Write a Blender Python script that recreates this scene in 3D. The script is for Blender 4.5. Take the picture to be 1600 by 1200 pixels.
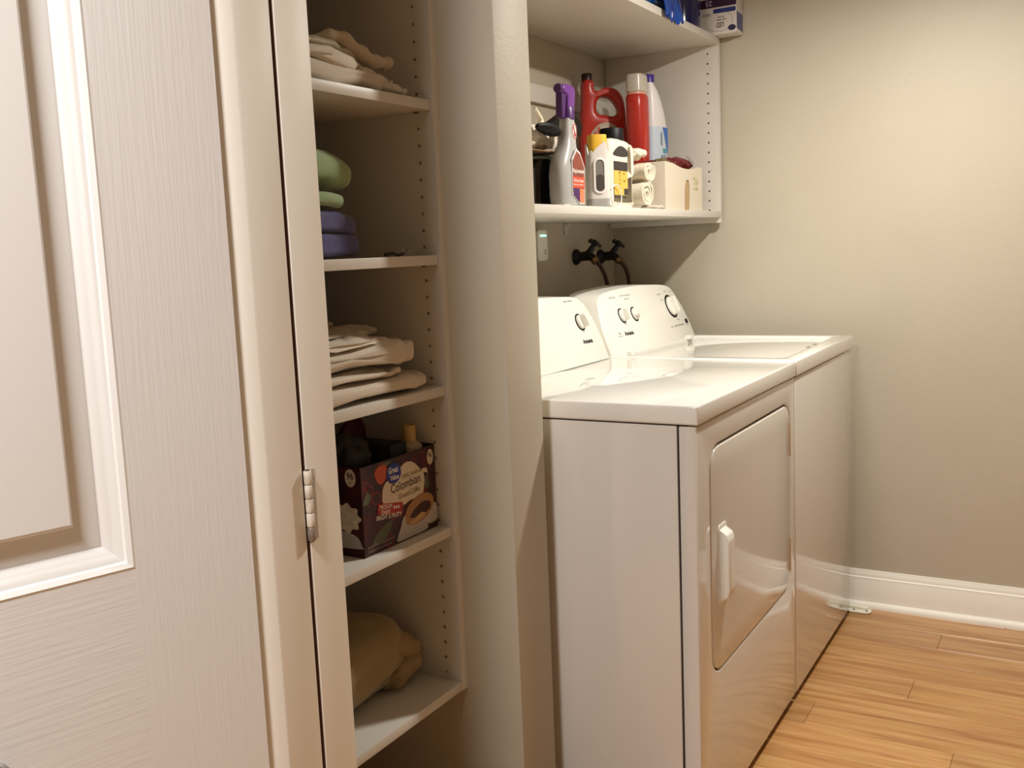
import bpy, bmesh, math, random
from mathutils import Vector, Matrix, noise
random.seed(7)
PI = math.pi
S = bpy.context.scene
COL = S.collection
for o in list(bpy.data.objects): bpy.data.objects.remove(o)

# ------------------------------------------------------------------ camera
yaw, pitch, roll = math.radians(30.4083), math.radians(-7.6635), math.radians(-2.3957)
cy, sy, cp, sp = math.cos(yaw), math.sin(yaw), math.cos(pitch), math.sin(pitch)
fw = Vector((-sy*cp, cy*cp, sp)); rt = Vector((cy, sy, 0)); up = rt.cross(fw)
r2 = rt*math.cos(roll) + up*math.sin(roll); u2 = up*math.cos(roll) - rt*math.sin(roll)
cam = bpy.data.cameras.new('camera'); cam_o = bpy.data.objects.new('camera', cam); COL.objects.link(cam_o)
R3 = Matrix((r2, u2, -fw)).transposed()
cam_o.matrix_world = Matrix.Translation((0.6446, -1.7872, 1.2226)) @ R3.to_4x4()
cam.sensor_width = 36; cam.lens = 1546.65/1600*36; cam.clip_start = 0.02
S.camera = cam_o

# ------------------------------------------------------------------ world, lights, exposure
w = bpy.data.worlds.new('world'); S.world = w; w.use_nodes = True
w.node_tree.nodes['Background'].inputs[0].default_value = (1.0, .93, .84, 1)
w.node_tree.nodes['Background'].inputs[1].default_value = 0.15
def lamp(name, kind, loc, power, color, **kw):
    l = bpy.data.lights.new(name, kind); l.energy = power; l.color = color
    for k, v in kw.items(): setattr(l, k, v)
    o = bpy.data.objects.new(name, l); o.location = loc; COL.objects.link(o); return o
lamp('laundry_ceiling_light', 'AREA', (0.28, 0.66, 2.04), 23.5, (1.0, .965, .88), shape='DISK', size=.08)
hall = lamp('hall_ceiling_panel', 'AREA', (-.06, -2.12, 2.40), 50, (1.0, .985, .965), shape='DISK', size=.45)
S.view_settings.view_transform = 'Standard'; S.view_settings.look = 'None'
S.view_settings.gamma = 1; S.view_settings.use_curve_mapping = False
S.view_settings.exposure = 0.12

# ------------------------------------------------------------------ materials
def lin(c): return tuple((x/255/12.92 if x/255 <= .04045 else ((x/255+.055)/1.055)**2.4) for x in c) + (1,)
MATS = {}
def mat(name, rgb, rough=.5, metal=0, bump=0, bscale=200, bstretch=(1,1,1), var=0, vscale=8, vstretch=(1,1,1), rgb2=None,
        coat=0, emit=0, trans=0, alpha=1, sheen=0, spec=.5, detail=3):
    if name in MATS: return MATS[name]
    m = bpy.data.materials.new(name); m.use_nodes = True; nt = m.node_tree; b = nt.nodes['Principled BSDF']
    b.inputs['Base Color'].default_value = lin(rgb); b.inputs['Roughness'].default_value = rough
    b.inputs['Metallic'].default_value = metal; b.inputs['Coat Weight'].default_value = coat; b.inputs['Coat Roughness'].default_value = .05
    b.inputs['Specular IOR Level'].default_value = spec
    b.inputs['Transmission Weight'].default_value = trans; b.inputs['Alpha'].default_value = alpha
    if sheen: b.inputs['Sheen Weight'].default_value = sheen
    if emit: b.inputs['Emission Color'].default_value = lin(rgb); b.inputs['Emission Strength'].default_value = emit
    tc = None
    def ntex(scale, stretch, det):
        tc = nt.nodes.new('ShaderNodeTexCoord'); mp = nt.nodes.new('ShaderNodeMapping'); mp.inputs['Scale'].default_value = stretch
        n = nt.nodes.new('ShaderNodeTexNoise'); n.inputs['Scale'].default_value = scale; n.inputs['Detail'].default_value = det
        nt.links.new(tc.outputs['Object'], mp.inputs[0]); nt.links.new(mp.outputs[0], n.inputs['Vector']); return n
    if bump:
        n = ntex(bscale, bstretch, detail); bp = nt.nodes.new('ShaderNodeBump'); bp.inputs['Strength'].default_value = bump; bp.inputs['Distance'].default_value = .002
        nt.links.new(n.outputs['Fac'], bp.inputs['Height']); nt.links.new(bp.outputs[0], b.inputs['Normal'])
    if var:
        n = ntex(vscale, vstretch, 4); r = nt.nodes.new('ShaderNodeValToRGB')
        r.color_ramp.elements[0].position = .5-var/2; r.color_ramp.elements[1].position = .5+var/2
        r.color_ramp.elements[0].color = lin(rgb); r.color_ramp.elements[1].color = lin(rgb2)
        nt.links.new(n.outputs['Fac'], r.inputs[0]); nt.links.new(r.outputs[0], b.inputs['Base Color'])
    MATS[name] = m; return m
WALL = mat('greige_paint', (193,183,165), .55, bump=.25, bscale=160, var=.6, vscale=3, rgb2=(187,177,158))
CEIL = mat('ceiling_paint', (215,208,195), .7, bump=.2, bscale=90)
TRIM = mat('cream_gloss_paint', (243,238,228), .48, bump=.06, bscale=140)
DOORV = mat('door_paint_vertical_grain', (238,237,236), .38, bump=.28, bscale=26, bstretch=(9,9,.35), detail=4)
DOORH = mat('door_paint_horizontal_grain', (238,237,236), .38, bump=.18, bscale=26, bstretch=(.35,.35,9), detail=4)
DOORS = mat('door_paint_smooth', (240,239,237), .33, bump=.05, bscale=150)
MELA = mat('white_melamine', (216,210,200), .42, bump=.04, bscale=220)
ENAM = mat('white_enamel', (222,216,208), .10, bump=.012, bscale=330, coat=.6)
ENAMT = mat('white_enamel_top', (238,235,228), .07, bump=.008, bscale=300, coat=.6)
PLAS = mat('white_appliance_plastic', (238,235,226), .3)
SEAM = mat('dark_gap', (38,26,22), .8)
BLACK = mat('black_plastic', (5,5,6), .5, spec=.25)
BLKINK = mat('black_ink', (30,24,26), .6)
WINK = mat('white_ink', (240,234,226), .5)
GREYINK = mat('grey_ink', (168,164,156), .6)
CHROME = mat('knurled_metal', (150,146,140), .3, metal=1)
def wood():
    m = bpy.data.materials.new('honey_wood_laminate'); m.use_nodes = True; nt = m.node_tree; b = nt.nodes['Principled BSDF']
    N = nt.nodes.new; L = nt.links.new
    tc = N('ShaderNodeTexCoord'); oi = N('ShaderNodeObjectInfo'); mp = N('ShaderNodeMapping'); mp.inputs['Scale'].default_value = (1.1, 15, 1)
    ad = N('ShaderNodeVectorMath'); ad.operation = 'MULTIPLY_ADD'; ad.inputs[1].default_value = (17, 9, 5)
    cx = N('ShaderNodeCombineXYZ'); L(oi.outputs['Random'], cx.inputs[0]); L(oi.outputs['Random'], cx.inputs[1])
    L(cx.outputs[0], ad.inputs[0]); L(tc.outputs['Object'], ad.inputs[2]); L(ad.outputs[0], mp.inputs[0])
    n = N('ShaderNodeTexNoise'); n.inputs['Scale'].default_value = 2.4; n.inputs['Detail'].default_value = 6; n.inputs['Distortion'].default_value = .5; L(mp.outputs[0], n.inputs['Vector'])
    r = N('ShaderNodeValToRGB'); E = r.color_ramp.elements
    E[0].position = .30; E[0].color = lin((158,108,62)); E[1].position = .74; E[1].color = lin((206,162,110))
    e = E.new(.5); e.color = lin((186,138,86)); L(n.outputs['Fac'], r.inputs[0])
    mp2 = N('ShaderNodeMapping'); mp2.inputs['Scale'].default_value = (2.2, 60, 1); L(ad.outputs[0], mp2.inputs[0])
    n2 = N('ShaderNodeTexNoise'); n2.inputs['Scale'].default_value = 5; n2.inputs['Detail'].default_value = 3; L(mp2.outputs[0], n2.inputs['Vector'])
    mx = N('ShaderNodeMix'); mx.data_type = 'RGBA'; mx.blend_type = 'SOFT_LIGHT'; mx.inputs[0].default_value = .4
    L(r.outputs[0], mx.inputs[6]); L(n2.outputs['Color'], mx.inputs[7])
    hs = N('ShaderNodeHueSaturation'); ma = N('ShaderNodeMath'); ma.operation = 'MULTIPLY_ADD'; ma.inputs[1].default_value = .22; ma.inputs[2].default_value = .89
    L(oi.outputs['Random'], ma.inputs[0]); L(ma.outputs[0], hs.inputs['Value']); L(mx.outputs[2], hs.inputs['Color'])
    L(hs.outputs[0], b.inputs['Base Color']); b.inputs['Roughness'].default_value = .3
    bp = N('ShaderNodeBump'); bp.inputs['Strength'].default_value = .12; bp.inputs['Distance'].default_value = .001
    L(n2.outputs['Fac'], bp.inputs['Height']); L(bp.outputs[0], b.inputs['Normal'])
    return m
WOOD = wood()

# ------------------------------------------------------------------ geometry helpers: each returns (verts, faces)
def from_bm(bm):
    bm.verts.ensure_lookup_table(); bm.verts.index_update()
    g = ([v.co.copy() for v in bm.verts], [[v.index for v in f.verts] for f in bm.faces]); bm.free(); return g
def box(x0, x1, y0, y1, z0, z1, bev=0, seg=2):
    bm = bmesh.new(); bmesh.ops.create_cube(bm, size=1)
    for v in bm.verts: v.co = Vector(((x0+x1)/2+v.co.x*(x1-x0), (y0+y1)/2+v.co.y*(y1-y0), (z0+z1)/2+v.co.z*(z1-z0)))
    if bev: bmesh.ops.bevel(bm, geom=list(bm.edges), offset=bev, segments=seg, profile=.5, affect='EDGES')
    return from_bm(bm)
def xf(g, M): return ([M @ v for v in g[0]], g[1])
def frame(o, u, v):
    u = Vector(u).normalized(); v = Vector(v).normalized(); n = u.cross(v)
    return Matrix.Translation(o) @ Matrix((u, v, n)).transposed().to_4x4()
def curve_mesh(cu):
    o = bpy.data.objects.new('temporary', cu); me = bpy.data.meshes.new_from_object(o)
    g = ([v.co.copy() for v in me.vertices], [list(p.vertices) for p in me.polygons])
    bpy.data.objects.remove(o); bpy.data.meshes.remove(me); bpy.data.curves.remove(cu); return g
def plate(loops, n0, th, bev=0, seg=2, M=None):          # flat outline (first loop) with holes (other loops), thickness along n
    cu = bpy.data.curves.new('temporary', 'CURVE'); cu.dimensions = '2D'; cu.fill_mode = 'BOTH'
    for lp in loops:
        sp_ = cu.splines.new('POLY'); sp_.points.add(len(lp)-1); sp_.use_cyclic_u = True
        for p, q in zip(sp_.points, lp): p.co = (q[0], q[1], 0, 1)
    cu.extrude = th/2-bev
    if bev: cu.bevel_depth = bev; cu.bevel_resolution = seg-1; cu.offset = -bev
    g = curve_mesh(cu); T = Matrix.Translation((0, 0, n0+th/2))
    g = xf(g, T if M is None else M @ T); bm = to_bm(g); bmesh.ops.remove_doubles(bm, verts=list(bm.verts), dist=1e-6); return from_bm(bm)
def to_bm(g):
    bm = bmesh.new(); vs = [bm.verts.new(v) for v in g[0]]
    for f in g[1]:
        try: bm.faces.new([vs[i] for i in f])
        except ValueError: pass
    return bm
def rrect(x0, x1, y0, y1, r, seg=6):
    pts = []
    for cx, cy_, a in ((x1-r, y0+r, -90), (x1-r, y1-r, 0), (x0+r, y1-r, 90), (x0+r, y0+r, 180)):
        for k in range(seg+1):
            t = math.radians(a+90*k/seg); pts.append((cx+r*math.cos(t), cy_+r*math.sin(t)))
    return pts
def circ(cx, cy_, r, n=24, ry=None): return [(cx+r*math.cos(2*PI*k/n), cy_+(ry or r)*math.sin(2*PI*k/n)) for k in range(n)]
def smooth_loop(pts, n=4):                                # closed Catmull-Rom
    out = []; N = len(pts)
    for i in range(N):
        p0, p1, p2, p3 = (Vector(pts[(i+j-1) % N]) for j in range(4))
        for k in range(n):
            t = k/n; out.append(tuple(.5*((2*p1)+(p2-p0)*t+(2*p0-5*p1+4*p2-p3)*t*t+(3*p1-p0-3*p2+p3)*t**3)))
    return out
def smooth_path(pts, n=6):
    pts = [Vector(p) for p in pts]; P = [pts[0]]+pts+[pts[-1]]; out = []
    for i in range(1, len(P)-2):
        p0, p1, p2, p3 = P[i-1:i+3]
        for k in range(n):
            t = k/n; out.append(.5*((2*p1)+(p2-p0)*t+(2*p0-5*p1+4*p2-p3)*t*t+(3*p1-p0-3*p2+p3)*t**3))
    out.append(pts[-1]); return out
def lathe(prof, n=28, M=None, sx=1, sy_=1):
    V = []; F = []
    for r, z in prof:
        for k in range(n): V.append(Vector((r*sx*math.cos(2*PI*k/n), r*sy_*math.sin(2*PI*k/n), z)))
    for i in range(len(prof)-1):
        for k in range(n): F.append([i*n+k, i*n+(k+1) % n, (i+1)*n+(k+1) % n, (i+1)*n+k])
    F.append(list(range(n))[::-1]); F.append([(len(prof)-1)*n+k for k in range(n)])
    return xf((V, F), M) if M else (V, F)
def tube(path, r, n=10, rad=None, flat=1):
    path = [Vector(p) for p in path]; V = []; F = []; ref = Vector((0, 0, 1))
    for i, p in enumerate(path):
        t = (path[min(i+1, len(path)-1)]-path[max(i-1, 0)]).normalized()
        if i == 0: a = t.orthogonal().normalized()
        else: a = (a-t*a.dot(t)).normalized()
        b = t.cross(a); rr = rad[i] if rad else r
        for k in range(n): V.append(p+a*(rr*math.cos(2*PI*k/n))+b*(rr*flat*math.sin(2*PI*k/n)))
    for i in range(len(path)-1):
        for k in range(n): F.append([i*n+k, i*n+(k+1) % n, (i+1)*n+(k+1) % n, (i+1)*n+k])
    F.append(list(range(n))[::-1]); F.append([(len(path)-1)*n+k for k in range(n)]); return V, F
def spow(c, e): return math.copysign(abs(c)**e, c)
def soft(c, size, e1=.35, e2=.35, amp=.004, freq=14, seed=0, nu=28, nv=56, fold=None, M=None):   # cushiony superellipsoid with creases
    V = []; F = []; a, b, h = (s/2 for s in size); off = Vector((seed*7.3, seed*3.1, seed*5.7))
    for i in range(nu+1):
        u = -PI/2+PI*i/nu
        for j in range(nv):
            v = 2*PI*j/nv-PI
            p = Vector((a*spow(math.cos(u), e1)*spow(math.cos(v), e2), b*spow(math.cos(u), e1)*spow(math.sin(v), e2), h*spow(math.sin(u), e1)))
            q = p*freq+off; d = noise.noise(q)+.5*noise.noise(q*2.3)
            cr = 1-abs(noise.noise(q*.9+Vector((9, 2, 4))))*2.2
            nrm = Vector((p.x/(a*a), p.y/(b*b), p.z/(h*h)))
            if nrm.length: nrm.normalize()
            p = p+nrm*(amp*d-amp*.9*max(0, cr)**3)
            if fold: p = fold(p)
            V.append(p)
    for i in range(nu):
        for j in range(nv): F.append([i*nv+j, i*nv+(j+1) % nv, (i+1)*nv+(j+1) % nv, (i+1)*nv+j])
    M2 = Matrix.Translation(c) @ (M or Matrix()); return xf((V, F), M2)
def prism(poly, axis, a, b, bev=0):                       # polygon in the two other axes, extruded along axis 'x','y' or 'z'
    V = []
    for t in (a, b):
        for p in poly:
            V.append(Vector((t, p[0], p[1])) if axis == 'x' else Vector((p[0], t, p[1])) if axis == 'y' else Vector((p[0], p[1], t)))
    n = len(poly); F = [list(range(n))[::-1], [n+k for k in range(n)]]+[[k, (k+1) % n, n+(k+1) % n, n+k] for k in range(n)]
    bm = to_bm((V, F)); bmesh.ops.recalc_face_normals(bm, faces=list(bm.faces))
    if bev: bmesh.ops.bevel(bm, geom=list(bm.edges), offset=bev, segments=2, profile=.5, affect='EDGES')
    return from_bm(bm)
def text(s, w_, h_, M, th=.0004, bold=0, shear=0):        # lettering fitted to a w x h box, lower-left corner at the frame's origin
    cu = bpy.data.curves.new('temporary', 'FONT'); cu.body = s; cu.extrude = .01; cu.offset = bold; cu.shear = shear; cu.resolution_u = 3
    V, F = curve_mesh(cu)
    x0 = min(v.x for v in V); x1 = max(v.x for v in V); y0 = min(v.y for v in V); y1 = max(v.y for v in V)
    V = [M @ Vector(((v.x-x0)/(x1-x0)*w_, (v.y-y0)/(y1-y0)*h_, (v.z+.01)/.02*th)) for v in V]; return V, F

def obj(name, gs, m, parent=None, sharp=35, recalc=True):
    if isinstance(gs, tuple): gs = [gs]
    V = []; F = []
    for g in gs:
        b = len(V); V += g[0]; F += [[i+b for i in f] for f in g[1]]
    org = Vector((0, 0, 0))
    if parent is None:
        xs = [v.x for v in V]; ys = [v.y for v in V]; zs = [v.z for v in V]
        org = Vector(((min(xs)+max(xs))/2, (min(ys)+max(ys))/2, min(zs)))
    else:
        p = parent
        while p: org += p.location; p = p.parent
    me = bpy.data.meshes.new(name); me.from_pydata([v-org for v in V], [], F)
    if recalc:
        bm = bmesh.new(); bm.from_mesh(me); bmesh.ops.recalc_face_normals(bm, faces=list(bm.faces)); bm.to_mesh(me); bm.free()
    me.polygons.foreach_set('use_smooth', [True]*len(me.polygons)); me.set_sharp_from_angle(angle=math.radians(sharp))
    me.materials.append(m); o = bpy.data.objects.new(name, me); COL.objects.link(o); o.parent = parent
    if parent is None: o.location = org
    return o
def each(name, gs, m, parent, **k):                       # one object per piece
    return [obj(name, g, m, parent, **k) for g in gs]
def fine(o):                                              # pieces too small to pick apart
    o['kind'] = 'stuff'; return o
def tag(o, label, cat=None, group=None, kind=None):
    o['label'] = label
    if cat: o['category'] = cat
    if group: o['group'] = group
    if kind: o['kind'] = kind
    return o
def thing(name, loc, label, cat, group=None, kind=None):
    o = bpy.data.objects.new(name, None); o.empty_display_size = .05; o.location = loc; COL.objects.link(o); return tag(o, label, cat, group, kind)
def struct(name, gs, m, label, **k): return tag(obj(name, gs, m, **k), label, None, None, 'structure')
def sthing(name, loc, label):
    o = bpy.data.objects.new(name, None); o.empty_display_size = .05; o.location = loc; COL.objects.link(o); return tag(o, label, None, None, 'structure')

# ================================================================== the room
YE, XB, XW, YW, YW2 = 1.53, -.85, -.309, -.1775, -.0433
XR, YR, ZC = 2.9, -6.0, 2.44
struct('wall_back', box(XB-.1, XB, -.95, YE+.1, -.05, ZC), WALL, 'greige wall behind the washer and dryer')
struct('wall_far', box(XB-.1, XR+.1, YE, YE+.1, -.05, ZC), WALL, 'bare greige end wall right of the washer')
struct('wall_middle', box(XB, XW, YW, YW2, 0, ZC, .003), WALL, 'greige partition end between shelf closet and laundry machines')
struct('wall_closet', box(XB, -.337, -.83, -.70, 0, ZC), mat('bounce_cut_grey', (98,92,82), .7), 'closet side wall hidden behind the white jamb')  # unseen wall coloured dark grey to cut light bouncing into the closet
struct('wall_left', [box(-.70, -.60, YR, -1.55, 0, ZC), box(XW-.1, XW, -1.55, -.83, 2.07, ZC), box(XB, XB+.08, -1.6, -.83, 0, ZC), box(XB, -.60, -1.65, -1.55, 0, ZC), box(XW-.03, XW, -.70, YW, 2.09, ZC)], WALL, 'left hall wall around the panelled door')
struct('wall_right', box(XR, XR+.1, YR, YE, 0, ZC), WALL, 'right hall wall outside the frame')
struct('wall_rear', box(XB-.1, XR+.1, YR-.1, YR, 0, ZC), WALL, 'hall wall behind the viewer')
struct('ceiling', [box(XB-.1, XR+.1, YR-.1, YE+.1, ZC, ZC+.1), box(-.2, XR, 1.36, YE, 2.055, ZC)], CEIL, 'painted ceiling with an unseen soffit added to shade the top of the end wall')  # soffit box is added out of view to shadow the end wall's top

fl = sthing('floor', (0, 0, 0), 'honey brown wood plank floor running across the hall')
obj('subfloor', box(XB-.1, XR+.1, YR-.1, YE+.1, -.06, -.013), mat('brown_subfloor', (92,58,32), .8), fl)
def plank(x0, x1, y0, y1):
    c = .0012; z = 0
    V = [Vector(p) for p in ((x0, y0, -.012), (x1, y0, -.012), (x1, y1, -.012), (x0, y1, -.012), (x0, y0, z-c), (x1, y0, z-c), (x1, y1, z-c), (x0, y1, z-c),
         (x0+c, y0+c, z), (x1-c, y0+c, z), (x1-c, y1-c, z), (x0+c, y1-c, z))]
    mx, my = (x0+x1)/2, (y0+y1)/2
    F = [[0, 3, 2, 1], [8, 9, 10, 11]]
    for a in (0, 4):
        for k in range(4): F.append([a+k, a+(k+1) % 4, a+4+(k+1) % 4, a+4+k])
    me = bpy.data.meshes.new('plank'); me.from_pydata([v-Vector((mx, my, 0)) for v in V], [], F); me.materials.append(WOOD)
    o = bpy.data.objects.new('plank', me); o.location = (mx, my, 0); o.parent = fl; COL.objects.link(o)
JO = {8: .26, 6: .048, 11: .285, 10: -.25, 9: .72, 7: .55, 5: .40, 4: -.1, 3: .62, 12: .8}
k = -47
while True:
    y0 = -.128+.125*(k); y1 = y0+.125
    if y0 > YE: break
    if y1 > YR:
        j = JO.get(k, random.uniform(-.6, .6)); xs = [XB]
        x = j
        while x > XB+.15: x -= 1.1
        x += 1.1
        while x < XR-.1: xs.append(x); x += 1.1
        xs.append(XR)
        for a, b in zip(xs[:-1], xs[1:]): plank(a+.0003, b-.0003, max(y0, YR)+.0003, min(y1, YE)-.0003)
    k += 1
# baseboard on the end wall: stepped profile + quarter-round
bp = [(YE, 0.0), (YE-.015, 0), (YE-.015, .088), (YE-.0125, .093), (YE-.0125, .100), (YE-.009, .104), (YE-.009, .112), (YE-.005, .118), (YE-.004, .124), (YE, .125)]
bb = sthing('baseboard_far', (.6, YE, 0), 'cream baseboard with stepped top along the end wall')
obj('board', prism(bp, 'x', -.4, XR), TRIM, bb)
qr = [(YE-.015, 0), (YE-.029, 0)] + [(YE-.015-.014*math.cos(t*PI/12), .020*math.sin(t*PI/12)) for t in range(1, 7)]
obj('shoe_moulding', prism(qr, 'x', -.4, XR), TRIM, bb)
struct('baseboard_right', prism([(XR, 0), (XR-.015, 0), (XR-.015, .1), (XR-.005, .12), (XR, .125)], 'y', YR, YE-.03), TRIM, 'cream baseboard on the right hall wall')

# ---- panelled door at the left
PA = Vector((-.3145, -.8578, 0)); DD = Vector((-.276, -.961, 0)).normalized()   # hinge edge, direction to the latch edge
d1 = sthing('door_1', tuple(PA), 'cream moulded panel door at the left with wood grain relief')
DM = frame(PA, -DD, (0, 0, 1))                                        # u towards the hinge edge, n towards the hall
us = .158                                                             # stile width
DW = .66
def dbox(u0, u1, z0, z1, n0=-.036, n1=0, bev=0): return xf(box(u0, u1, z0, z1, n0, n1, bev), DM)
obj('stile', dbox(-us, 0, .012, 2.03), DOORV, d1)
obj('stile', dbox(-DW, -DW+.13, .012, 2.03), DOORV, d1)
IN0, IN1 = -DW+.13, -us
for z0, z1 in ((.012, .23), (.50, .855), (1.80, 2.03)): obj('rail', dbox(IN0, IN1, z0, z1), DOORH, d1)
def sweep_rect(u0, u1, z0, z1, prof):
    V = []; F = []; n = len(prof)
    for i, n_ in prof: V += [Vector((u0+i, z0+i, n_)), Vector((u1-i, z0+i, n_)), Vector((u1-i, z1-i, n_)), Vector((u0+i, z1-i, n_))]
    for a in range(n-1):
        for k in range(4): F.append([a*4+k, a*4+(k+1) % 4, a*4+4+(k+1) % 4, a*4+4+k])
    return xf((V, F), DM)
for z0, z1 in ((.855, 1.80), (.23, .50)):
    obj('panel_moulding', sweep_rect(IN0, IN1, z0, z1, [(0, -.002), (0, .0), (.003, .0012), (.009, -.002), (.011, -.0052), (.0135, -.0060), (.020, -.0110), (.022, -.0118), (.0295, -.0175), (.0315, -.0185), (.033, -.0185)]), DOORS, d1, sharp=25, recalc=False)
    pn = sweep_rect(IN0, IN1, z0, z1, [(.033, -.0190), (.0635, -.0160), (.0675, -.0055), (.070, -.0045)])
    pn[1].append([12, 13, 14, 15]); b = dbox(IN0, IN1, z0, z1, -.036, -.0195, 0)
    obj('raised_panel', [pn, b], DOORS, d1, sharp=20, recalc=False)
KM = DM @ Matrix.Translation((-.352, .650, 0))
kb = obj('door_knob', lathe([(.0, 0), (.030, 0), (.031, .003), (.027, .007), (.011, .009), (.010, .026), (.020, .031), (.0275, .040), (.0285, .050), (.024, .060), (.012, .065), (.0, .066)], 28, KM), mat('satin_nickel', (168,164,160), .5, metal=.7), d1)
tag(kb, 'dull grey round knob')
# ---- casing beside the door (rounded edge), dark gap, closet jamb board with hinge
BSW = mat('brown_shadow_wood', (84,46,30), .7)  # dark brown standing in for the shade inside the casing gaps
tr = sthing('trim_1', (XW, -.8, 0), 'cream door casing board with a rounded left edge')
obj('casing_board', prism([(-.305, -.762), (-.305, -.828), (-.335, -.828), (-.335, -.762)], 'z', 0, 2.12, .0012), TRIM, tr)
obj('rounded_edge', prism([(-.3055, -.8285), (-.3095, -.8365), (-.3165, -.8455), (-.3245, -.8525), (-.335, -.8535), (-.335, -.8285)], 'z', 0, 2.12), TRIM, tr)
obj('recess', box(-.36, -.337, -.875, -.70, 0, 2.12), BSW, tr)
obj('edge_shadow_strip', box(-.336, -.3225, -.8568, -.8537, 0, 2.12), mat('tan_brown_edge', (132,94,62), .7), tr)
t2 = sthing('trim_2', (XW, -.72, 0), 'cream closet jamb board with a painted hinge')
obj('gap_shade_strip', box(-.335, -.3075, -.7555, -.7538, 0, 2.12), BSW, t2)  # thin strip added to paint the hinge gap dark
obj('jamb_board', prism([(-.305, -.7535), (-.305, -.6865), (-.335, -.6865), (-.335, -.7535)], 'z', 0, 2.12, .0012), TRIM, t2)
hg = obj('hinge_leaf', box(-.3052, -.3038, -.754, -.738, .825, .927, .0004), mat('old_painted_steel', (196,184,168), .4, var=.5, vscale=90, rgb2=(150,138,124)), t2)
HP = mat('hinge_paint', (226,216,202), .35, bump=.2, bscale=300, var=.2, vscale=60, rgb2=(198,186,170))
for i in range(5):
    z0 = .826+i*.0204
    obj('knuckle', lathe([(.0, z0+.0006), (.0052, z0+.0006), (.0058, z0+.0016), (.0058, z0+.0190), (.0052, z0+.0200), (0, z0+.0200)], 16, Matrix.Translation((-.3, -.757, 0))), HP if i else mat('bare_hinge_steel', (176,166,154), .4, metal=.5, var=.4, vscale=90, rgb2=(120,110,102)), t2)
obj('hinge_pin', lathe([(0, .8245), (.0035, .8245), (.0035, .9295), (0, .9295)], 12, Matrix.Translation((-.3, -.757, 0))), CHROME, t2)

# ================================================================== closet shelf unit
cs = thing('closet_shelf_unit', (-.64, -.45, .338), 'white built-in closet shelving with five shelves beside the cream door', 'shelves')
def holes_yz(xs_, z0, z1, zstart, r=.0036):
    out = []
    k = -40
    while k < 80:
        z = zstart-.032*k
        if z0+.02 < z < z1-.02: out += [circ(x, z, r, 8) for x in xs_]
        k += 1
    return out
XS = -.4357; ZTOP = 2.1
FMx = frame((0, 0, 0), (1, 0, 0), (0, 0, 1))                          # u=x, v=z, n=-y
def side_panel(name, par, x0, x1, z0, z1, y_in, th, hx, zst, toward, m=None):
    # face at y=y_in, body extends away from the inside
    loops = [[(x0, z0), (x1, z0), (x1, z1), (x0, z1)]]+holes_yz(hx, z0, z1, zst)
    n0 = -y_in-th if toward < 0 else -y_in                            # n=-y
    return obj(name, plate(loops, n0, th, M=FMx), m or MELA, par)
side_panel('side_panel', cs, -.848, XS, .338, ZTOP, -.1965, .0188, (XS-.037, -.80), 1.684, -1)
side_panel('side_panel', cs, -.848, XS, .338, ZTOP, -.700+.019, .0188, (XS-.037, -.80), 1.684, 1, mat('bounce_cut_grey', (98,92,82), .7))  # left panel, out of view, darkened the same way to dim the closet
obj('hole_backing', [box(-.82, -.45, -.17775, -.1776, .34, ZTOP)], SEAM, cs)
SB = [1.4916, 1.2016, .9467, .6631]
for zb_ in SB+[1.78]:
    obj('shelf', box(-.846, XS-.0065, -.6805, -.1972, zb_, zb_+.019, .0012), MELA, cs)
    for yy in (-.2005, -.677):
        for xx in (XS-.037, -.80): obj('shelf_pin', box(xx-.004, xx+.004, yy-.0035, yy+.0035, zb_-.004, zb_-.0002, .001), CHROME, cs)
obj('shelf', box(-.846, XS-.0005, -.6805, -.1972, .3384, .3574, .0012), MELA, cs)

# ================================================================== laundry cabinet on the wall
XC = -.44; YI = 1.5115
lc = thing('open_wall_cabinet', (-.64, .75, 1.287), 'white open wall cabinet with bottle shelf above the washer and dryer', 'cabinet')
side_panel('side_panel', lc, -.848, XC, 1.287, 1.892, YI, .0183, (XC-.037,), 1.8421, 1)
bpy.data.objects[lc.children[0].name].location = lc.children[0].location
obj('hole_backing', box(-.82, -.45, 1.5298, 1.5299, 1.29, 1.89), SEAM, lc)
side_panel('side_panel', lc, -.848, XC, 1.287, 1.892, -.02, .0183, (XC-.037,), 1.8421, -1)
obj('shelf', box(-.848, XC+.0005, -.0195, YI-.0005, 1.3045, 1.325, .0012), MELA, lc)
obj('top_board', box(-.848, XC+.001, -.0195, YI-.0005, 1.8685, 1.891, .0012), MELA, lc)
obj('hanging_rail', box(-.848, -.832, -.0195, YI-.001, 1.668, 1.722, .001), MELA, lc)
obj('support_cleat', box(-.848, XC-.012, YI-.0115, YI-.0005, 1.287, 1.304, .001), MELA, lc)
obj('wall_hook', prism([(-.85, 1.268), (-.842, 1.268), (-.842, 1.294), (-.83, 1.294), (-.83, 1.303), (-.85, 1.303)], 'y', 1.134, 1.144, .001), MELA, lc)

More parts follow.
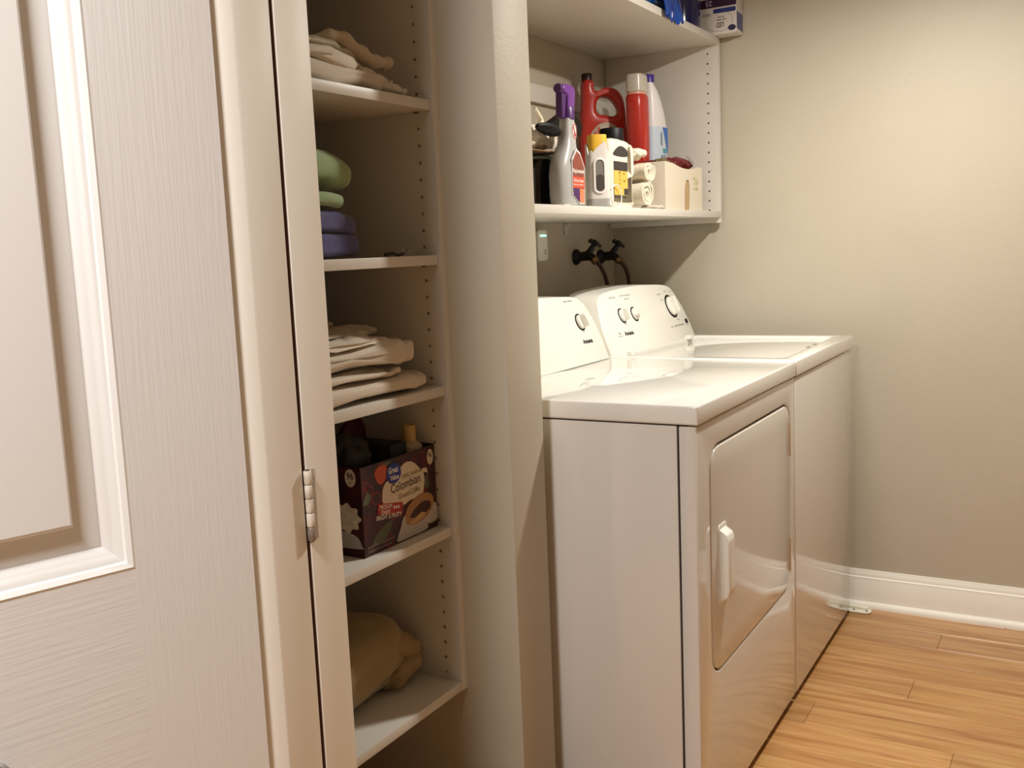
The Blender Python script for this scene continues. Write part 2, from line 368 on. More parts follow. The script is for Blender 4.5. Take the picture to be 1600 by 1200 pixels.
# ================================================================== washer and dryer
def panel_shape(yc, pts):                                             # symmetric outline (half-width, z) from base to crown
    R_ = [(yc+h, z) for h, z in pts]; L_ = [(yc-h, z) for h, z in pts[::-1]]
    return R_+L_
TL = .40
def lean(y, z, n=0.0):                                                # point on the sloped console front
    q = 1/math.sqrt(1+TL*TL); return Vector((-.511-(z-.914)*TL+n*q, y, z+n*TL*q))
def console(par, yc, pts, depth=.10):
    lp = smooth_loop_half(panel_shape(yc, pts)); n = len(lp); V = []; F = []
    rings = [(0.0, 1.0, .0), (.004, .994, .0), (.0045, .992, 0)]
    def ring(n_, inset, back):
        out = []
        for y, z in lp:
            yy = yc+(y-yc)*(1-inset); zz = .9145+(z-.9145)*(1-inset*1.2)
            p = lean(yy, zz, n_); out.append(Vector((p.x-back, p.y, max(p.z, .9145)))) 
        return out
    rs = [ring(0, .0, .10), ring(-.006, 0, 0), ring(-.002, .006, 0), ring(0, .02, 0)]
    for i, rr in enumerate(rs): V += rr
    for i in range(3):
        for k in range(n): F.append([i*n+k, i*n+(k+1) % n, (i+1)*n+(k+1) % n, (i+1)*n+k])
    F.append([3*n+k for k in range(n)]); F.append(list(range(n))[::-1])
    return obj('console', (V, F), PLAS, par, sharp=50)
def smooth_loop_half(p):
    out = []
    N = len(p)
    for i in range(N):
        out.append(p[i])
    # refine crown with Catmull-Rom except the straight base edge
    body = smooth_path([(a, b, 0) for a, b in out], 5); return [(v.x, v.y) for v in body]
def LM(y, z, n=0.0):                                                  # frame on the console front: u=+y, v=up the slope
    return frame(lean(y, z, n), (0, 1, 0), (-TL, 0, 1))
def dial(par, y, z, r, grip, ang):
    M = LM(y, z)
    obj('dial_ring', plate([circ(0, 0, r, 40), circ(0, 0, r*.80, 40)], 0, .0012, M=M), BLACK, par)
    k_ = obj('dial_knob', lathe([(0, 0), (r*.82, 0), (r*.80, .005), (r*.72, .008), (r*.66, .0085), (0, .0085)], 36, M), PLAS, par)
    G = M @ Matrix.Rotation(ang, 4, 'Z')
    obj('grip', xf(soft((0, 0, .013), (grip*.42, r*1.5, .026), .4, .5, 0, nu=14, nv=28), G), PLAS, k_)
def words(par, items, m, name='lettering'):
    for s, y, z, w_, h_, bo in items: fine(obj(name, text(s, w_, h_, LM(y, z, .0003), bold=bo), m, par))
HALF_D = [(.366, .9146), (.3665, .96), (.360, 1.015), (.343, 1.058), (.322, 1.080), (.285, 1.0915), (.19, 1.097), (0, 1.102)]
HALF_W = [(.340, .9146), (.338, .96), (.326, 1.01), (.306, 1.052), (.286, 1.076), (.245, 1.089), (.16, 1.096), (0, 1.101)]
def body(par, y0, y1, front_loops=None):
    sd = obj('side_cabinet', box(-.66, -.0395, y0, y1, .03, .8725, .002), ENAM, par)
    pl = rrect(-.06, 0, y0, y1, .014, 5)
    pl = [(x, y) for x, y in pl if x > -.037]
    # front panel: wraps round both corners
    return sd
# ---- dryer
W1, W2 = .7343, 1.4346
dr = thing('clothes_dryer', (-.33, .367, 0), 'white clothes dryer with front door, nearest of the two machines', 'dryer')
def front_panel(par, y0, y1, hole=None, zt=.8725):
    FX = frame((0, 0, 0), (0, 1, 0), (0, 0, 1))                       # n=+x
    loops = [[(y0, .02), (y1, .02), (y1, zt), (y0, zt)]]
    if hole: loops.append(hole)
    gs = [plate(loops, -.036, .036, .0045, 3, M=FX)]
    if hole: obj('door_recess', box(-.035, -.0225, y0+.03, y1-.03, .05, zt-.03), ENAM, par)
    return obj('front_panel', gs, ENAM, par, sharp=50)
DOORL = rrect(.075, .690, .335, .817, .055, 8)
body(dr, 0.0, W1); front_panel(dr, 0.0, W1, DOORL)
obj('seam_liner', box(-.65, -.02, .004, W1-.004, .03, .8755), SEAM, dr)
FX = frame((0, 0, 0), (0, 1, 0), (0, 0, 1))
dd = obj('dryer_door', plate([rrect(.0782, .6875, .338, .8125, .053, 8)], -.022, .0225, .004, 3, M=FX), ENAM, dr, sharp=50)
hd = obj('door_handle', [prism([(.0, .480), (.018, .492), (.022, .505), (.022, .612), (.018, .626), (.0, .638)], 'y', .124, .166, .003)], PLAS, dd)
tag(hd, 'raised white pull handle')
obj('handle_rim', plate([rrect(.117, .173, .472, .646, .012, 5)], .0004, .0022, .001, 2, M=FX), PLAS, dd)
for z0 in (.376, .678):
    tag(obj('door_hinge', box(-.004, .0010, .6882, .6905, z0, z0+.088, .0004), mat('brass_hinge', (200,170,122), .4, metal=.4), dr), 'narrow brass coloured hinge')
obj('top_panel', box(-.66, .005, -.004, W1, .8755, .9143, .005, 3), ENAMT, dr, sharp=50)
obj('base', box(-.62, -.03, .02, W1-.02, 0, .035), SEAM, dr)
console(dr, W1/2, HALF_D)
dial(dr, .635, 1.022, .0245, .024, math.radians(10))
words(dr, [('Amana', .608, .9645, .058, .013, .03)], BLKINK, 'brand_lettering')
words(dr, [('Fabric Softener', .585, 1.0785, .052, .0055, 0)], GREYINK)
# ---- washer
ws = thing('washing_machine', (-.33, 1.09, 0), 'white top-load washing machine with lid, by the end wall', 'washer')
y0 = W1+.008
body(ws, y0, W2); front_panel(ws, y0, W2, None, .8705)
obj('seam_liner', box(-.65, -.02, y0+.004, W2-.004, .03, .8755), SEAM, ws)
obj('base', box(-.62, -.03, y0+.02, W2-.02, 0, .035), SEAM, ws)
TZ = frame((0, 0, 0), (1, 0, 0), (0, 1, 0))
outer = [(-.66, y0), (.004, y0), (.004, W2), (-.66, W2)]
lidh = rrect(-.495, -.045, y0+.052, W2-.052, .03, 6)
obj('top_panel', plate([outer, lidh], .8735, .0415, .005, 3, M=TZ), ENAMT, ws, sharp=50)
obj('lid_support', box(-.64, -.01, y0+.01, W2-.01, .875, .888), ENAMT, ws)
ld = obj('lid', plate([rrect(-.492, -.048, y0+.055, W2-.055, .028, 6)], .889, .016, .004, 3, M=TZ), ENAMT, ws, sharp=50)
each('lid_notch', [box(-.0475, -.040, 1.045, 1.075, .9155, .9165, .0004), box(-.0475, -.040, 1.125, 1.15, .9155, .9165, .0004)], mat('notch_shadow', (120,112,100), .6), ld)
for yy in (y0+.11, W2-.11): obj('lid_hinge', soft((-.497, yy, .915), (.02, .045, .016), .5, .5, 0, nu=10, nv=20), PLAS, ws)
console(ws, (y0+W2)/2, HALF_W)
dial(ws, .913, 1.018, .0235, .024, math.radians(-4)); dial(ws, 1.005, 1.016, .0235, .024, math.radians(-62)); dial(ws, 1.313, 1.019, .0405, .03, math.radians(6))
words(ws, [('Amana', .883, .9605, .064, .0135, .03)], BLKINK, 'brand_lettering')
words(ws, [('Load Size', .869, 1.0705, .045, .0055, 0), ('Wash Temperature', .950, 1.0715, .078, .0055, 0), ('Rinse Cold', .975, 1.062, .032, .004, 0), ('He', .846, .967, .012, .009, 0), ('High Efficiency', .838, .961, .03, .003, 0),
           ('Off', 1.300, 1.0665, .018, .0045, 0), ('Normal', 1.235, 1.060, .028, .0045, 0), ('Heavy', 1.245, 1.040, .024, .0045, 0), ('Bulky', 1.345, 1.063, .022, .0045, 0), ('Rinse', 1.32, .972, .022, .004, 0), ('Start', 1.385, .950, .022, .004, 0), ('Wash', 1.245, .953, .02, .004, 0)], GREYINK)
each('indicator_light', [plate([circ(i*.0145, 0, .0026, 10)], 0, .0008, M=LM(1.283, .9555)) for i in range(6)], BLACK, ws)
obj('start_button', lathe([(0, 0), (.0085, 0), (.008, .003), (0, .0035)], 20, LM(1.393, .9635)), BLACK, ws)

# white plastic piece on the floor at the washer's far corner
fc = thing('floor_clip', (.02, 1.475, 0), 'small crumpled white plastic piece on the floor at the washer corner', 'clip')
WPL = mat('white_scrap_plastic', (236,230,214), .4, bump=.3, bscale=90)
obj('plate', plate([smooth_loop([(-.045, 1.452), (.02, 1.446), (.052, 1.450), (.060, 1.470), (.048, 1.492), (.01, 1.497), (-.03, 1.496)], 4)], .0005, .006, .002, 2, M=TZ), WPL, fc)
obj('ridge', soft((.015, 1.478, .010), (.07, .018, .012), .6, .6, .002, 60, 3, 12, 24), WPL, fc)
for x in (.006, .046): obj('screw_hole', plate([circ(x, 1.461, .0045, 10)], .0064, .0006, M=TZ), SEAM, fc)

# ================================================================== wall fittings
DKV = mat('oxidised_dark_valve', (22,20,24), .45, metal=.3, bump=.2, bscale=120)
HOSE = mat('braided_hose', (74,60,50), .45, metal=.4, bump=.8, bscale=420)
BRASS = mat('worn_brass', (128,98,62), .4, metal=.8)
def valve(y, z, lab, hp):
    v = thing('supply_valve', (XB, y, z), lab, 'valve', 'washer supply valves')
    X = frame((XB, y, z), (0, 1, 0), (0, 0, 1))
    obj('wall_flange', lathe([(0, 0), (.026, 0), (.027, .004), (.022, .012), (.016, .018), (0, .018)], 24, X), DKV, v)
    obj('valve_body', [tube([(XB+.01, y, z), (XB+.05, y, z+.004), (XB+.066, y, z-.006)], .013, 14, [.015, .017, .012]),
                       ], DKV, v)
    obj('valve_stem', tube([(XB+.04, y, z), (XB+.062, y, z+.028), (XB+.070, y, z+.040)], .009, 12, [.013, .010, .007]), DKV, v)
    d = Vector((.55, 0, .83)); a = Vector((0, 1, 0)); M = frame(Vector((XB+.072, y, z+.044)), a, d.cross(a))
    lobes = [((.022+.004*math.cos(5*2*PI*k/40))*math.cos(2*PI*k/40), (.022+.004*math.cos(5*2*PI*k/40))*math.sin(2*PI*k/40)) for k in range(40)]
    wh = obj('wheel_handle', plate([lobes], -.004, .009, .002, 2, M=M), DKV, v); obj('handle_hub', lathe([(0, .003), (.008, .003), (.007, .010), (0, .011)], 14, M), DKV, wh)
    obj('outlet_nut', lathe([(0, 0), (.014, 0), (.014, .012), (.012, .016), (0, .016)], 6, frame(Vector((XB+.066, y+.003, z-.008)), (0, 1, 0), Vector((.75, 0, .66)))), BRASS, v)
    h = obj('supply_hose', tube(smooth_path(hp, 6), .0075, 12), HOSE, thing('supply_hose', tuple(hp[0]), lab.replace('valve', 'braided hose').replace('with a wheel handle', 'hanging from the tap'), 'hose', 'washer supply hoses'))
V1 = (1.215, 1.192); V2 = (1.405, 1.188)
valve(*V1, 'dark wall valve with a wheel handle, left of the pair above the washer', [(-.777, 1.221, 1.176), (-.762, 1.228, 1.155), (-.752, 1.24, 1.12), (-.748, 1.255, 1.06), (-.75, 1.27, .99)])
valve(*V2, 'dark wall valve with a wheel handle, right of the pair above the washer', [(-.777, 1.411, 1.172), (-.762, 1.418, 1.152), (-.752, 1.425, 1.12), (-.748, 1.43, 1.06), (-.75, 1.43, .99)])
sp_ = thing('smart_plug', (XB, .935, 1.186), 'white plug-in device with a green light on the wall beside the partition', 'plug')
FB = frame((XB, 0, 0), (0, 1, 0), (0, 0, 1))
obj('housing', plate([rrect(.90, .966, 1.186, 1.283, .016, 6)], .0004, .03, .004, 3, M=FB), PLAS, sp_, sharp=50)
obj('status_light', plate([rrect(.915, .955, 1.262, 1.267, .002, 3)], .0302, .001, M=FB), mat('green_led', (140,255,205), .4, emit=2.5), sp_)
obj('button', plate([circ(.946, 1.214, .008, 20), circ(.946, 1.214, .006, 20)], .0302, .0012, M=FB), GREYINK, sp_)

# ================================================================== shelf contents: laundry cabinet
ZS = 1.3255
def P3(name, gs, m, par, **k): return obj(name, gs, m, par, **k)
# --- grey spray bottle with purple trigger
GREYP = mat('silver_grey_plastic', (172,170,167), .30, bump=.05, bscale=80)
PURP = mat('purple_plastic', (106,50,132), .35); PURD = mat('deep_purple_plastic', (70,26,92), .4)
sb = thing('spray_bottle', (-.50, .470, ZS), 'grey spray cleaner bottle with purple trigger and red label', 'bottle')
def ovals(secs, cx, cy_, n=36, e=.7):
    V = []; F = []
    for z, a, b, dy in secs:
        for k in range(n):
            t = 2*PI*k/n; V.append(Vector((cx+a*spow(math.cos(t), e), cy_+dy+b*spow(math.sin(t), e), z)))
    for i in range(len(secs)-1):
        for k in range(n): F.append([i*n+k, i*n+(k+1) % n, (i+1)*n+(k+1) % n, (i+1)*n+k])
    F.append(list(range(n))[::-1]); F.append([(len(secs)-1)*n+k for k in range(n)]); return V, F
B = Vector((-.50, .470, ZS))
obj('bottle_body', ovals([(ZS, .024, .050, 0), (ZS+.004, .0275, .055, 0), (ZS+.03, .029, .058, 0), (ZS+.08, .029, .058, 0), (ZS+.105, .028, .054, .002), (ZS+.128, .025, .044, .007), (ZS+.15, .0205, .028, .012), (ZS+.175, .0185, .0235, .016), (ZS+.20, .017, .021, .018), (ZS+.218, .0155, .019, .019)], B.x, B.y), GREYP, sb)
obj('collar', lathe([(0, 0), (.019, 0), (.019, .022), (.016, .03), (0, .03)], 28, Matrix.Translation((B.x, B.y+.019, ZS+.216))), PURD, sb)
SY = frame((B.x-.012, 0, 0), (0, 1, 0), (0, 0, 1))
hy, hz = B.y+.019, ZS+.245
obj('spray_head', plate([smooth_loop([(hy-.016, hz-.004), (hy+.015, hz-.004), (hy+.024, hz+.02), (hy+.026, hz+.044), (hy+.012, hz+.054), (hy-.02, hz+.055), (hy-.038, hz+.05), (hy-.04, hz+.036), (hy-.016, hz+.026)], 3)], 0, .026, .006, 3, M=SY), PURP, sb, sharp=60)
obj('nozzle', lathe([(0, 0), (.012, 0), (.013, .006), (.011, .013), (0, .013)], 18, frame((B.x+.001, hy-.036, hz+.042), (1, 0, 0), (0, 0, 1))), PURD, sb)
obj('trigger', plate([[(hy-.042, hz+.034), (hy-.018, hz+.030), (hy-.022, hz+.006), (hy-.030, hz-.030), (hy-.046, hz-.028), (hy-.044, hz+.005)]], .003, .020, .004, 2, M=SY), PURD, sb)
LF = frame((B.x+.0278, B.y, 0), (0, 1, 0), (0, 0, 1)) @ Matrix.Diagonal((.88, 1, 1, 1)) @ Matrix.Translation((-B.y, 0, 0))
lab = [(B.y-.026, ZS+.03), (B.y+.018, ZS+.006), (B.y+.050, ZS+.006), (B.y+.056, ZS+.10), (B.y+.03, ZS+.133), (B.y+.006, ZS+.142), (B.y-.024, ZS+.115)]
obj('label_border', plate([lab], 0, .0022, M=LF), mat('pale_label_edge', (206,204,204), .4), sb)
def shrink(lp, f):
    cx = sum(p[0] for p in lp)/len(lp); cz = sum(p[1] for p in lp)/len(lp); return [(cx+(p[0]-cx)*f, cz+(p[1]-cz)*f) for p in lp]
li = shrink(lab, .9)
lo = obj('label', plate([li], .0023, .0004, M=LF), mat('brown_red_label', (120,52,40), .4, var=.4, vscale=45, rgb2=(150,76,58)), sb)
obj('label_band', plate([[(B.y-.022, ZS+.046), (B.y+.050, ZS+.046), (B.y+.052, ZS+.073), (B.y-.022, ZS+.073)]], .0028, .0003, M=LF), mat('orange_red_label', (216,78,48), .4), lo)
obj('label_foot', plate([[(B.y-.019, ZS+.028), (B.y+.016, ZS+.010), (B.y+.018, ZS+.044), (B.y-.021, ZS+.044)]], .0028, .0003, M=LF), PURD, lo)
obj('label_foot_panel', plate([[(B.y+.018, ZS+.010), (B.y+.046, ZS+.010), (B.y+.048, ZS+.044), (B.y+.02, ZS+.044)]], .0028, .0003, M=LF), mat('orange_label', (224,128,92), .4), lo)
fine(obj('label_lettering', text('Rejuvenate', .070, .014, LF @ Matrix.Translation((B.y-.021, ZS+.079, .0029)), bold=.01, shear=.15), WINK, lo))
fine(obj('label_lettering', [text('All Floors Cleaner', .066, .008, LF @ Matrix.Translation((B.y-.020, ZS+.060, .0032)), bold=.005),
                        text('Cleans and restores', .064, .0045, LF @ Matrix.Translation((B.y-.020, ZS+.052, .0032)))], WINK, lo))
NF = frame((B.x+.0172, -.004, 0), (0, 1, 0), (0, 0, 1))
nl = obj('neck_badge', plate([circ(B.y+.026, ZS+.186, .013, 24, .021)], 0, .0012, M=NF), mat('badge_white', (226,218,214), .4), sb)
fine(obj('badge_mark', [plate([circ(B.y+.026, ZS+.186, .0115, 24, .019), circ(B.y+.026, ZS+.186, .0095, 24, .016)], .0013, .0004, M=NF), plate([[(B.y+.018, ZS+.196), (B.y+.022, ZS+.199), (B.y+.034, ZS+.176), (B.y+.030, ZS+.173)]], .0013, .0004, M=NF), plate([[(B.y+.021, ZS+.180), (B.y+.027, ZS+.182), (B.y+.025, ZS+.172)]], .0013, .0004, M=NF)], mat('badge_red', (170,44,44), .4), nl))
# --- white sleeve with window holding a yellow-topped roll
wp = thing('wipes_holder', (-.487, .632, ZS), 'white slotted holder with yellow top right of the spray bottle', 'container')
cx, cyy = -.487, .632; wp.rotation_euler.z = math.radians(-52)
HM = frame((cx, cyy, 0), (0, 1, 0), (0, 0, 1)) @ Matrix.Rotation(0, 4, 'Y')
secs = [(ZS, .023, .0275, 0), (ZS+.003, .025, .0295, 0), (ZS+.022, .025, .0295, 0)]
obj('base_band', ovals(secs, cx, cyy, e=.45), mat('light_grey_plastic', (172,170,166), .4), wp)
# sleeve: shell with wavy rim
def shell(cx, cy_, a, b, z0, ztop, e, th, n=56):
    V = []; F = []
    for (zz, d) in ((z0, 0), (None, 0), (None, th), (z0, th)):
        for k in range(n):
            t = 2*PI*k/n; V.append(Vector((cx+(a-d)*spow(math.cos(t), e), cy_+(b-d)*spow(math.sin(t), e), zz if zz is not None else ztop(t))))
    for i in range(4):
        for k in range(n): F.append([i*n+k, i*n+(k+1) % n, ((i+1) % 4)*n+(k+1) % n, ((i+1) % 4)*n+k])
    return V, F
obj('sleeve', shell(cx, cyy, .025, .0295, ZS+.0225, lambda t: ZS+.150+.012*math.sin(3*t+.8)+.008*math.sin(7*t), .45, .003), mat('white_sleeve', (222,214,208), .45), wp)
obj('window_rim', plate([rrect(-.0165, .0165, ZS+.035, ZS+.128, .016, 8), rrect(-.0115, .0115, ZS+.0405, ZS+.1225, .011, 8)], .0245, .003, .001, 2, M=HM), mat('window_rim_white', (238,234,230), .4), wp)
obj('window', plate([rrect(-.0115, .0115, ZS+.0405, ZS+.1225, .011, 8)], .0245, .0012, M=HM), mat('grey_window', (128,122,116), .35), wp)
obj('window_contents', plate([rrect(-.010, .010, ZS+.043, ZS+.085, .009, 6)], .0259, .0003, M=HM), mat('dark_contents', (72,64,60), .5), wp)
obj('roll_top', ovals([(ZS+.10, .0205, .0252, 0), (ZS+.182, .0208, .0256, 0), (ZS+.188, .020, .0248, 0), (ZS+.1885, .017, .021, 0), (ZS+.17, .015, .019, 0)], cx, cyy, e=.75), mat('yellow_roll', (238,192,58), .5, var=.5, vscale=20, rgb2=(222,170,40)), wp)
# --- white jug with black cap and yellow label
jg = thing('cleaner_jug', (-.50, .76, ZS), 'white handled cleaner jug with black cap and yellow label', 'bottle')
JW = mat('white_jug_plastic', (232,222,204), .35)
jx, jy = -.505, .755
JF = frame((jx-.036, 0, 0), (0, 1, 0), (0, 0, 1))
jug_out = smooth_loop([(jy-.075, ZS+.004), (jy+.07, ZS+.004), (jy+.074, ZS+.03), (jy+.072, ZS+.13), (jy+.066, ZS+.165), (jy+.045, ZS+.183), (jy-.04, ZS+.186), (jy-.066, ZS+.178), (jy-.077, ZS+.15), (jy-.077, ZS+.03)], 4)
obj('jug_body', plate([jug_out, rrect(jy+.046, jy+.062, ZS+.10, ZS+.16, .007, 4)], 0, .072, .014, 4, M=JF), JW, jg, sharp=60)
obj('jug_base', box(jx-.034, jx+.034, jy-.072, jy+.068, ZS, ZS+.012, .004), JW, jg)
obj('jug_handle', tube(smooth_path([(jx+.004, jy+.062, ZS+.17), (jx+.004, jy+.088, ZS+.155), (jx+.004, jy+.098, ZS+.13), (jx+.004, jy+.088, ZS+.10), (jx+.004, jy+.07, ZS+.085)], 5), .010, 12, flat=.9), JW, jg)
obj('jug_cap', lathe([(0, 0), (.033, 0), (.033, .030), (.031, .033), (0, .033)], 32, Matrix.Translation((jx, jy+.012, ZS+.184))), BLACK, jg)
JL = frame((jx+.0366, 0, 0), (0, 1, 0), (0, 0, 1))
jl = obj('jug_label', plate([[(jy-.06, ZS+.035), (jy+.03, ZS+.035), (jy+.03, ZS+.105), (jy-.06, ZS+.105)]], 0, .0006, M=JL), mat('yellow_label', (232,184,84), .5), jg)
each('label_dark_band', [plate([[(jy-.06, ZS+.100), (jy+.03, ZS+.100), (jy+.03, ZS+.124), (jy-.06, ZS+.124)]], .0007, .0004, M=JL), plate([smooth_loop([(jy-.06, ZS+.140), (jy+.03, ZS+.140), (jy+.028, ZS+.158), (jy-.01, ZS+.166), (jy-.04, ZS+.158)], 3)], 0, .0006, M=JL),
                        plate([[(jy+.004, ZS+.036), (jy+.03, ZS+.036), (jy+.03, ZS+.053), (jy+.004, ZS+.053)]], .0007, .0004, M=JL)]
    +[plate([[(jy-.055+.02*i, ZS+.026), (jy-.043+.02*i, ZS+.026), (jy-.043+.02*i, ZS+.032), (jy-.055+.02*i, ZS+.032)]], 0, .0006, M=JL) for i in range(4)], mat('label_charcoal', (52,46,44), .5), jl)
fine(obj('label_lettering', [text(s, .010, .006, JL @ Matrix.Translation((jy-.028+dx, ZS+dz, .0008))) for s, dx, dz in (('B', 0, .092), ('T', .0, .082), ('T', 0, .072), ('T', 0, .062), ('A', 0, .050), ('S', .028, .09), ('II', .030, .07))], mat('label_brown_ink', (96,70,30), .5), jl))
# --- white wire coil in front of the jug
tag(obj('wire_loop', tube([Vector((jx+.045, jy-.066+.034*math.cos(t), ZS+.0305+.030*math.sin(t))) for t in [PI*2*k/28 for k in range(29)]], .0016, 6), WINK), 'thin white wire loop leaning on the yellow-labelled jug', 'wire')
# --- folded white cloths
CL = mat('white_terry', (232,220,198), .9, bump=.6, bscale=260, sheen=.2); CL2 = mat('white_terry_grey', (206,194,180), .9, bump=.6, bscale=260)
def roll_cloth(c, length, rr, turns, m, label, th=.011, sq=.8, seed=0, ax='x'):
    path = []; n = int(26*turns)
    for k in range(n+1):
        t = k/n; a = t*turns*2*PI; r = rr*(.22+.78*t)
        path.append((math.cos(a)*r, math.sin(a)*r*sq))
    V = []; F = []; L = 10
    for i, (py, pz) in enumerate(path):
        q = Vector((py, pz)); d = q.normalized() if q.length else Vector((1, 0))
        for s in (-.5, .5):
            for j in range(L+1):
                x = (j/L-.5)*length; nz = .0045*noise.noise(Vector((x*30+seed, py*60, pz*60+seed*3)))
                yy, zz = py+d.x*(th*s*.85+nz), pz+d.y*(th*s*.85+nz); V.append(Vector((c[0]+x, c[1]+yy, c[2]+zz)))
    st = 2*(L+1)
    for i in range(len(path)-1):
        for s in (0, L+1):
            for j in range(L): F.append([i*st+s+j, i*st+s+j+1, (i+1)*st+s+j+1, (i+1)*st+s+j])
        for j in (0, L): F.append([i*st+j, (i+1)*st+j, (i+1)*st+L+1+j, i*st+L+1+j])
    for i in (0, len(path)-1):
        for j in range(L): F.append([i*st+j, i*st+j+1, i*st+L+1+j+1, i*st+L+1+j])
    zmin = min(v.z for v in V); 
    return tag(obj('rolled_cloth', (V, F), m, sharp=70), label, 'cloth', 'white cloths between jug and box')
cy0 = .955
roll_cloth((-.56, cy0, ZS+.048), .16, .046, 2.2, CL, 'rolled white cloth at the bottom, between the jug and the white box', seed=1)
roll_cloth((-.56, cy0+.02, ZS+.112), .16, .044, 2.1, CL, 'rolled white cloth stacked on top, between the jug and the white box', sq=.62, seed=2)
tag(obj('cloth', soft((-.56, cy0-.02, ZS+.160), (.16, .09, .034), .6, .6, .006, 30, 5), CL), 'crumpled white cloth topping the two rolled cloths', 'cloth')
tag(obj('cloth', soft((-.485, 1.01, ZS+.007), (.05, .11, .013), .6, .6, .003, 40, 8), CL2), 'flat greyish cloth scrap on the shelf before the white box', 'cloth')
# --- white box with dipped front, slot and mark
BX0, BX1, BY0, BY1 = -.82, -.475, 1.085, 1.415
bx = thing('white_carton', (-.65, 1.25, ZS), 'white carton with dipped front edge at the right end of the bottle shelf', 'box')
CB = mat('white_carton_board', (226,214,194), .6, bump=.1, bscale=60); CBI = mat('tan_card_inside', (186,158,118), .8)
FXB = frame((BX1-.003, 0, 0), (0, 1, 0), (0, 0, 1))
dip = [(BY0, ZS), (BY1, ZS), (BY1, ZS+.142), (BY1-.03, ZS+.143)]+[(BY1-.03-.23*t, ZS+.143-.012*math.sin(PI*t)) for t in [i/10 for i in range(1, 10)]]+[(BY1-.26, ZS+.143), (BY0, ZS+.146)]
slot = [(1.248, ZS+.002), (1.296, ZS+.002), (1.302, ZS+.075), (1.293, ZS+.097), (1.268, ZS+.097), (1.252, ZS+.072)]
obj('front_face', plate([dip, slot], 0, .003, M=FXB), CB, bx)
obj('slot_backing', box(BX1-.006, BX1-.004, 1.24, 1.31, ZS+.001, ZS+.1), CBI, bx)
each('carton_side', [box(BX0, BX1-.0032, BY0, BY0+.003, ZS, ZS+.146), box(BX0, BX1-.0032, BY1-.003, BY1, ZS, ZS+.143), box(BX0, BX0+.003, BY0+.003, BY1-.003, ZS, ZS+.143), box(BX0+.003, BX1-.007, BY0+.003, BY1-.003, ZS, ZS+.003)], CB, bx)
obj('inner_tray', box(BX0+.0035, BX1-.0065, BY0+.0035, BY1-.0035, ZS+.120, ZS+.126), CBI, bx)
each('carton_mark', [plate([smooth_loop([(1.338, ZS+.083), (1.372, ZS+.085), (1.376, ZS+.098), (1.36, ZS+.108), (1.342, ZS+.104)], 3)], .0031, .0003, M=FXB), plate([smooth_loop([(1.35, ZS+.066), (1.374, ZS+.068), (1.372, ZS+.08), (1.352, ZS+.079)], 3)], .0031, .0003, M=FXB)], mat('pale_green_mark', (206,200,160), .6), bx)
fine(obj('carton_print', [plate([circ(a, ZS+b, .003, 8, .004)], .0032, .0003, M=FXB) for a, b in ((1.336, .071), (1.362, .070), (1.336, .104), (1.368, .090))], mat('dark_green_mark', (120,116,80), .6), bx))
ZB = ZS+.1265
# red bag lying on the carton, brown scrubber
rb = tag(obj('red_bag', soft((-.53, 1.315, ZB+.024), (.10, .135, .046), .75, .7, .009, 18, 4, fold=lambda p: p+Vector((0, 0, -.10*max(0, p.y-.02)))), mat('dark_red_bag', (128,24,28), .45, bump=.2, bscale=40, var=.5, vscale=14, rgb2=(92,14,20))), 'crumpled dark red bag lying on the white carton', 'bag')
obj('bag_end', soft((-.55, 1.215, ZB+.018), (.10, .10, .034), .8, .8, .008, 22, 9), MATS['dark_red_bag'], rb)
rb_l = obj('bag_label', xf(box(-.016, .016, -.014, .014, 0, .0012, .0004), Matrix.Translation((-.487, 1.337, ZB+.036)) @ Matrix.Rotation(math.radians(58), 4, 'Y') @ Matrix.Rotation(math.radians(20), 4, 'Z')), mat('grey_label', (152,138,128), .6), rb)
tag(obj('scouring_pad', soft((-.515, 1.155, ZB+.018), (.05, .062, .034), .9, .9, .006, 70, 3), mat('brown_scourer', (118,100,72), .9, bump=1, bscale=150)), 'round brown scouring pad on the left front of the white carton', 'scourer')
# --- big red jug standing in the carton
RED = mat('red_detergent_plastic', (176,44,34), .32, bump=.04, bscale=60); REDL = mat('red_lighter_plastic', (196,58,40), .3)
rj = thing('detergent_jug', (-.748, 1.245, ZB), 'large red detergent jug with ring handle and dark cap in the carton', 'bottle')
ua = math.radians(-56); ju = Vector((-math.sin(ua), math.cos(ua), 0))
JO_ = Vector((-.748, 1.245, ZB)); RJ = frame(JO_, ju, (0, 0, 1)) @ Matrix.Diagonal((1.04, 1.17, 1, 1))
def K(lp): return [(a*.60, b) for a, b in lp]
out = smooth_loop(K([(-.118, .004), (.118, .004), (.124, .07), (.118, .13), (.112, .18), (.098, .214), (.06, .236), (.01, .240), (-.030, .232), (-.048, .236), (-.054, .258), (-.106, .258), (-.112, .20), (-.124, .13), (-.126, .07)]), 4)
hole = smooth_loop(K([(-.040, .185), (-.032, .206), (-.004, .217), (.040, .210), (.070, .188), (.072, .172), (.05, .162), (.0, .166), (-.033, .170)]), 4)
obj('jug_body', plate([out, hole], -.036, .072, .016, 4, M=RJ), RED, rj, sharp=60)
obj('jug_cap', lathe([(0, 0), (.0175, 0), (.0175, .024), (.0155, .027), (0, .027)], 28, Matrix.Translation(JO_+ju*(-.080*.625)+Vector((0, 0, .3022)))), mat('dark_maroon_cap', (46,14,16), .4), rj)
RL = RJ @ Matrix.Translation((0, 0, .0361))
jl = obj('jug_label', plate([K([(-.098, .060), (.108, .060)]+[(.005+.103*math.cos(t), .062+.083*math.sin(t)) for t in [PI*k/16 for k in range(1, 16)]])], 0, .0008, M=RL), mat('silvery_label', (186,170,150), .45, var=.3, vscale=40, rgb2=(156,138,118)), rj)
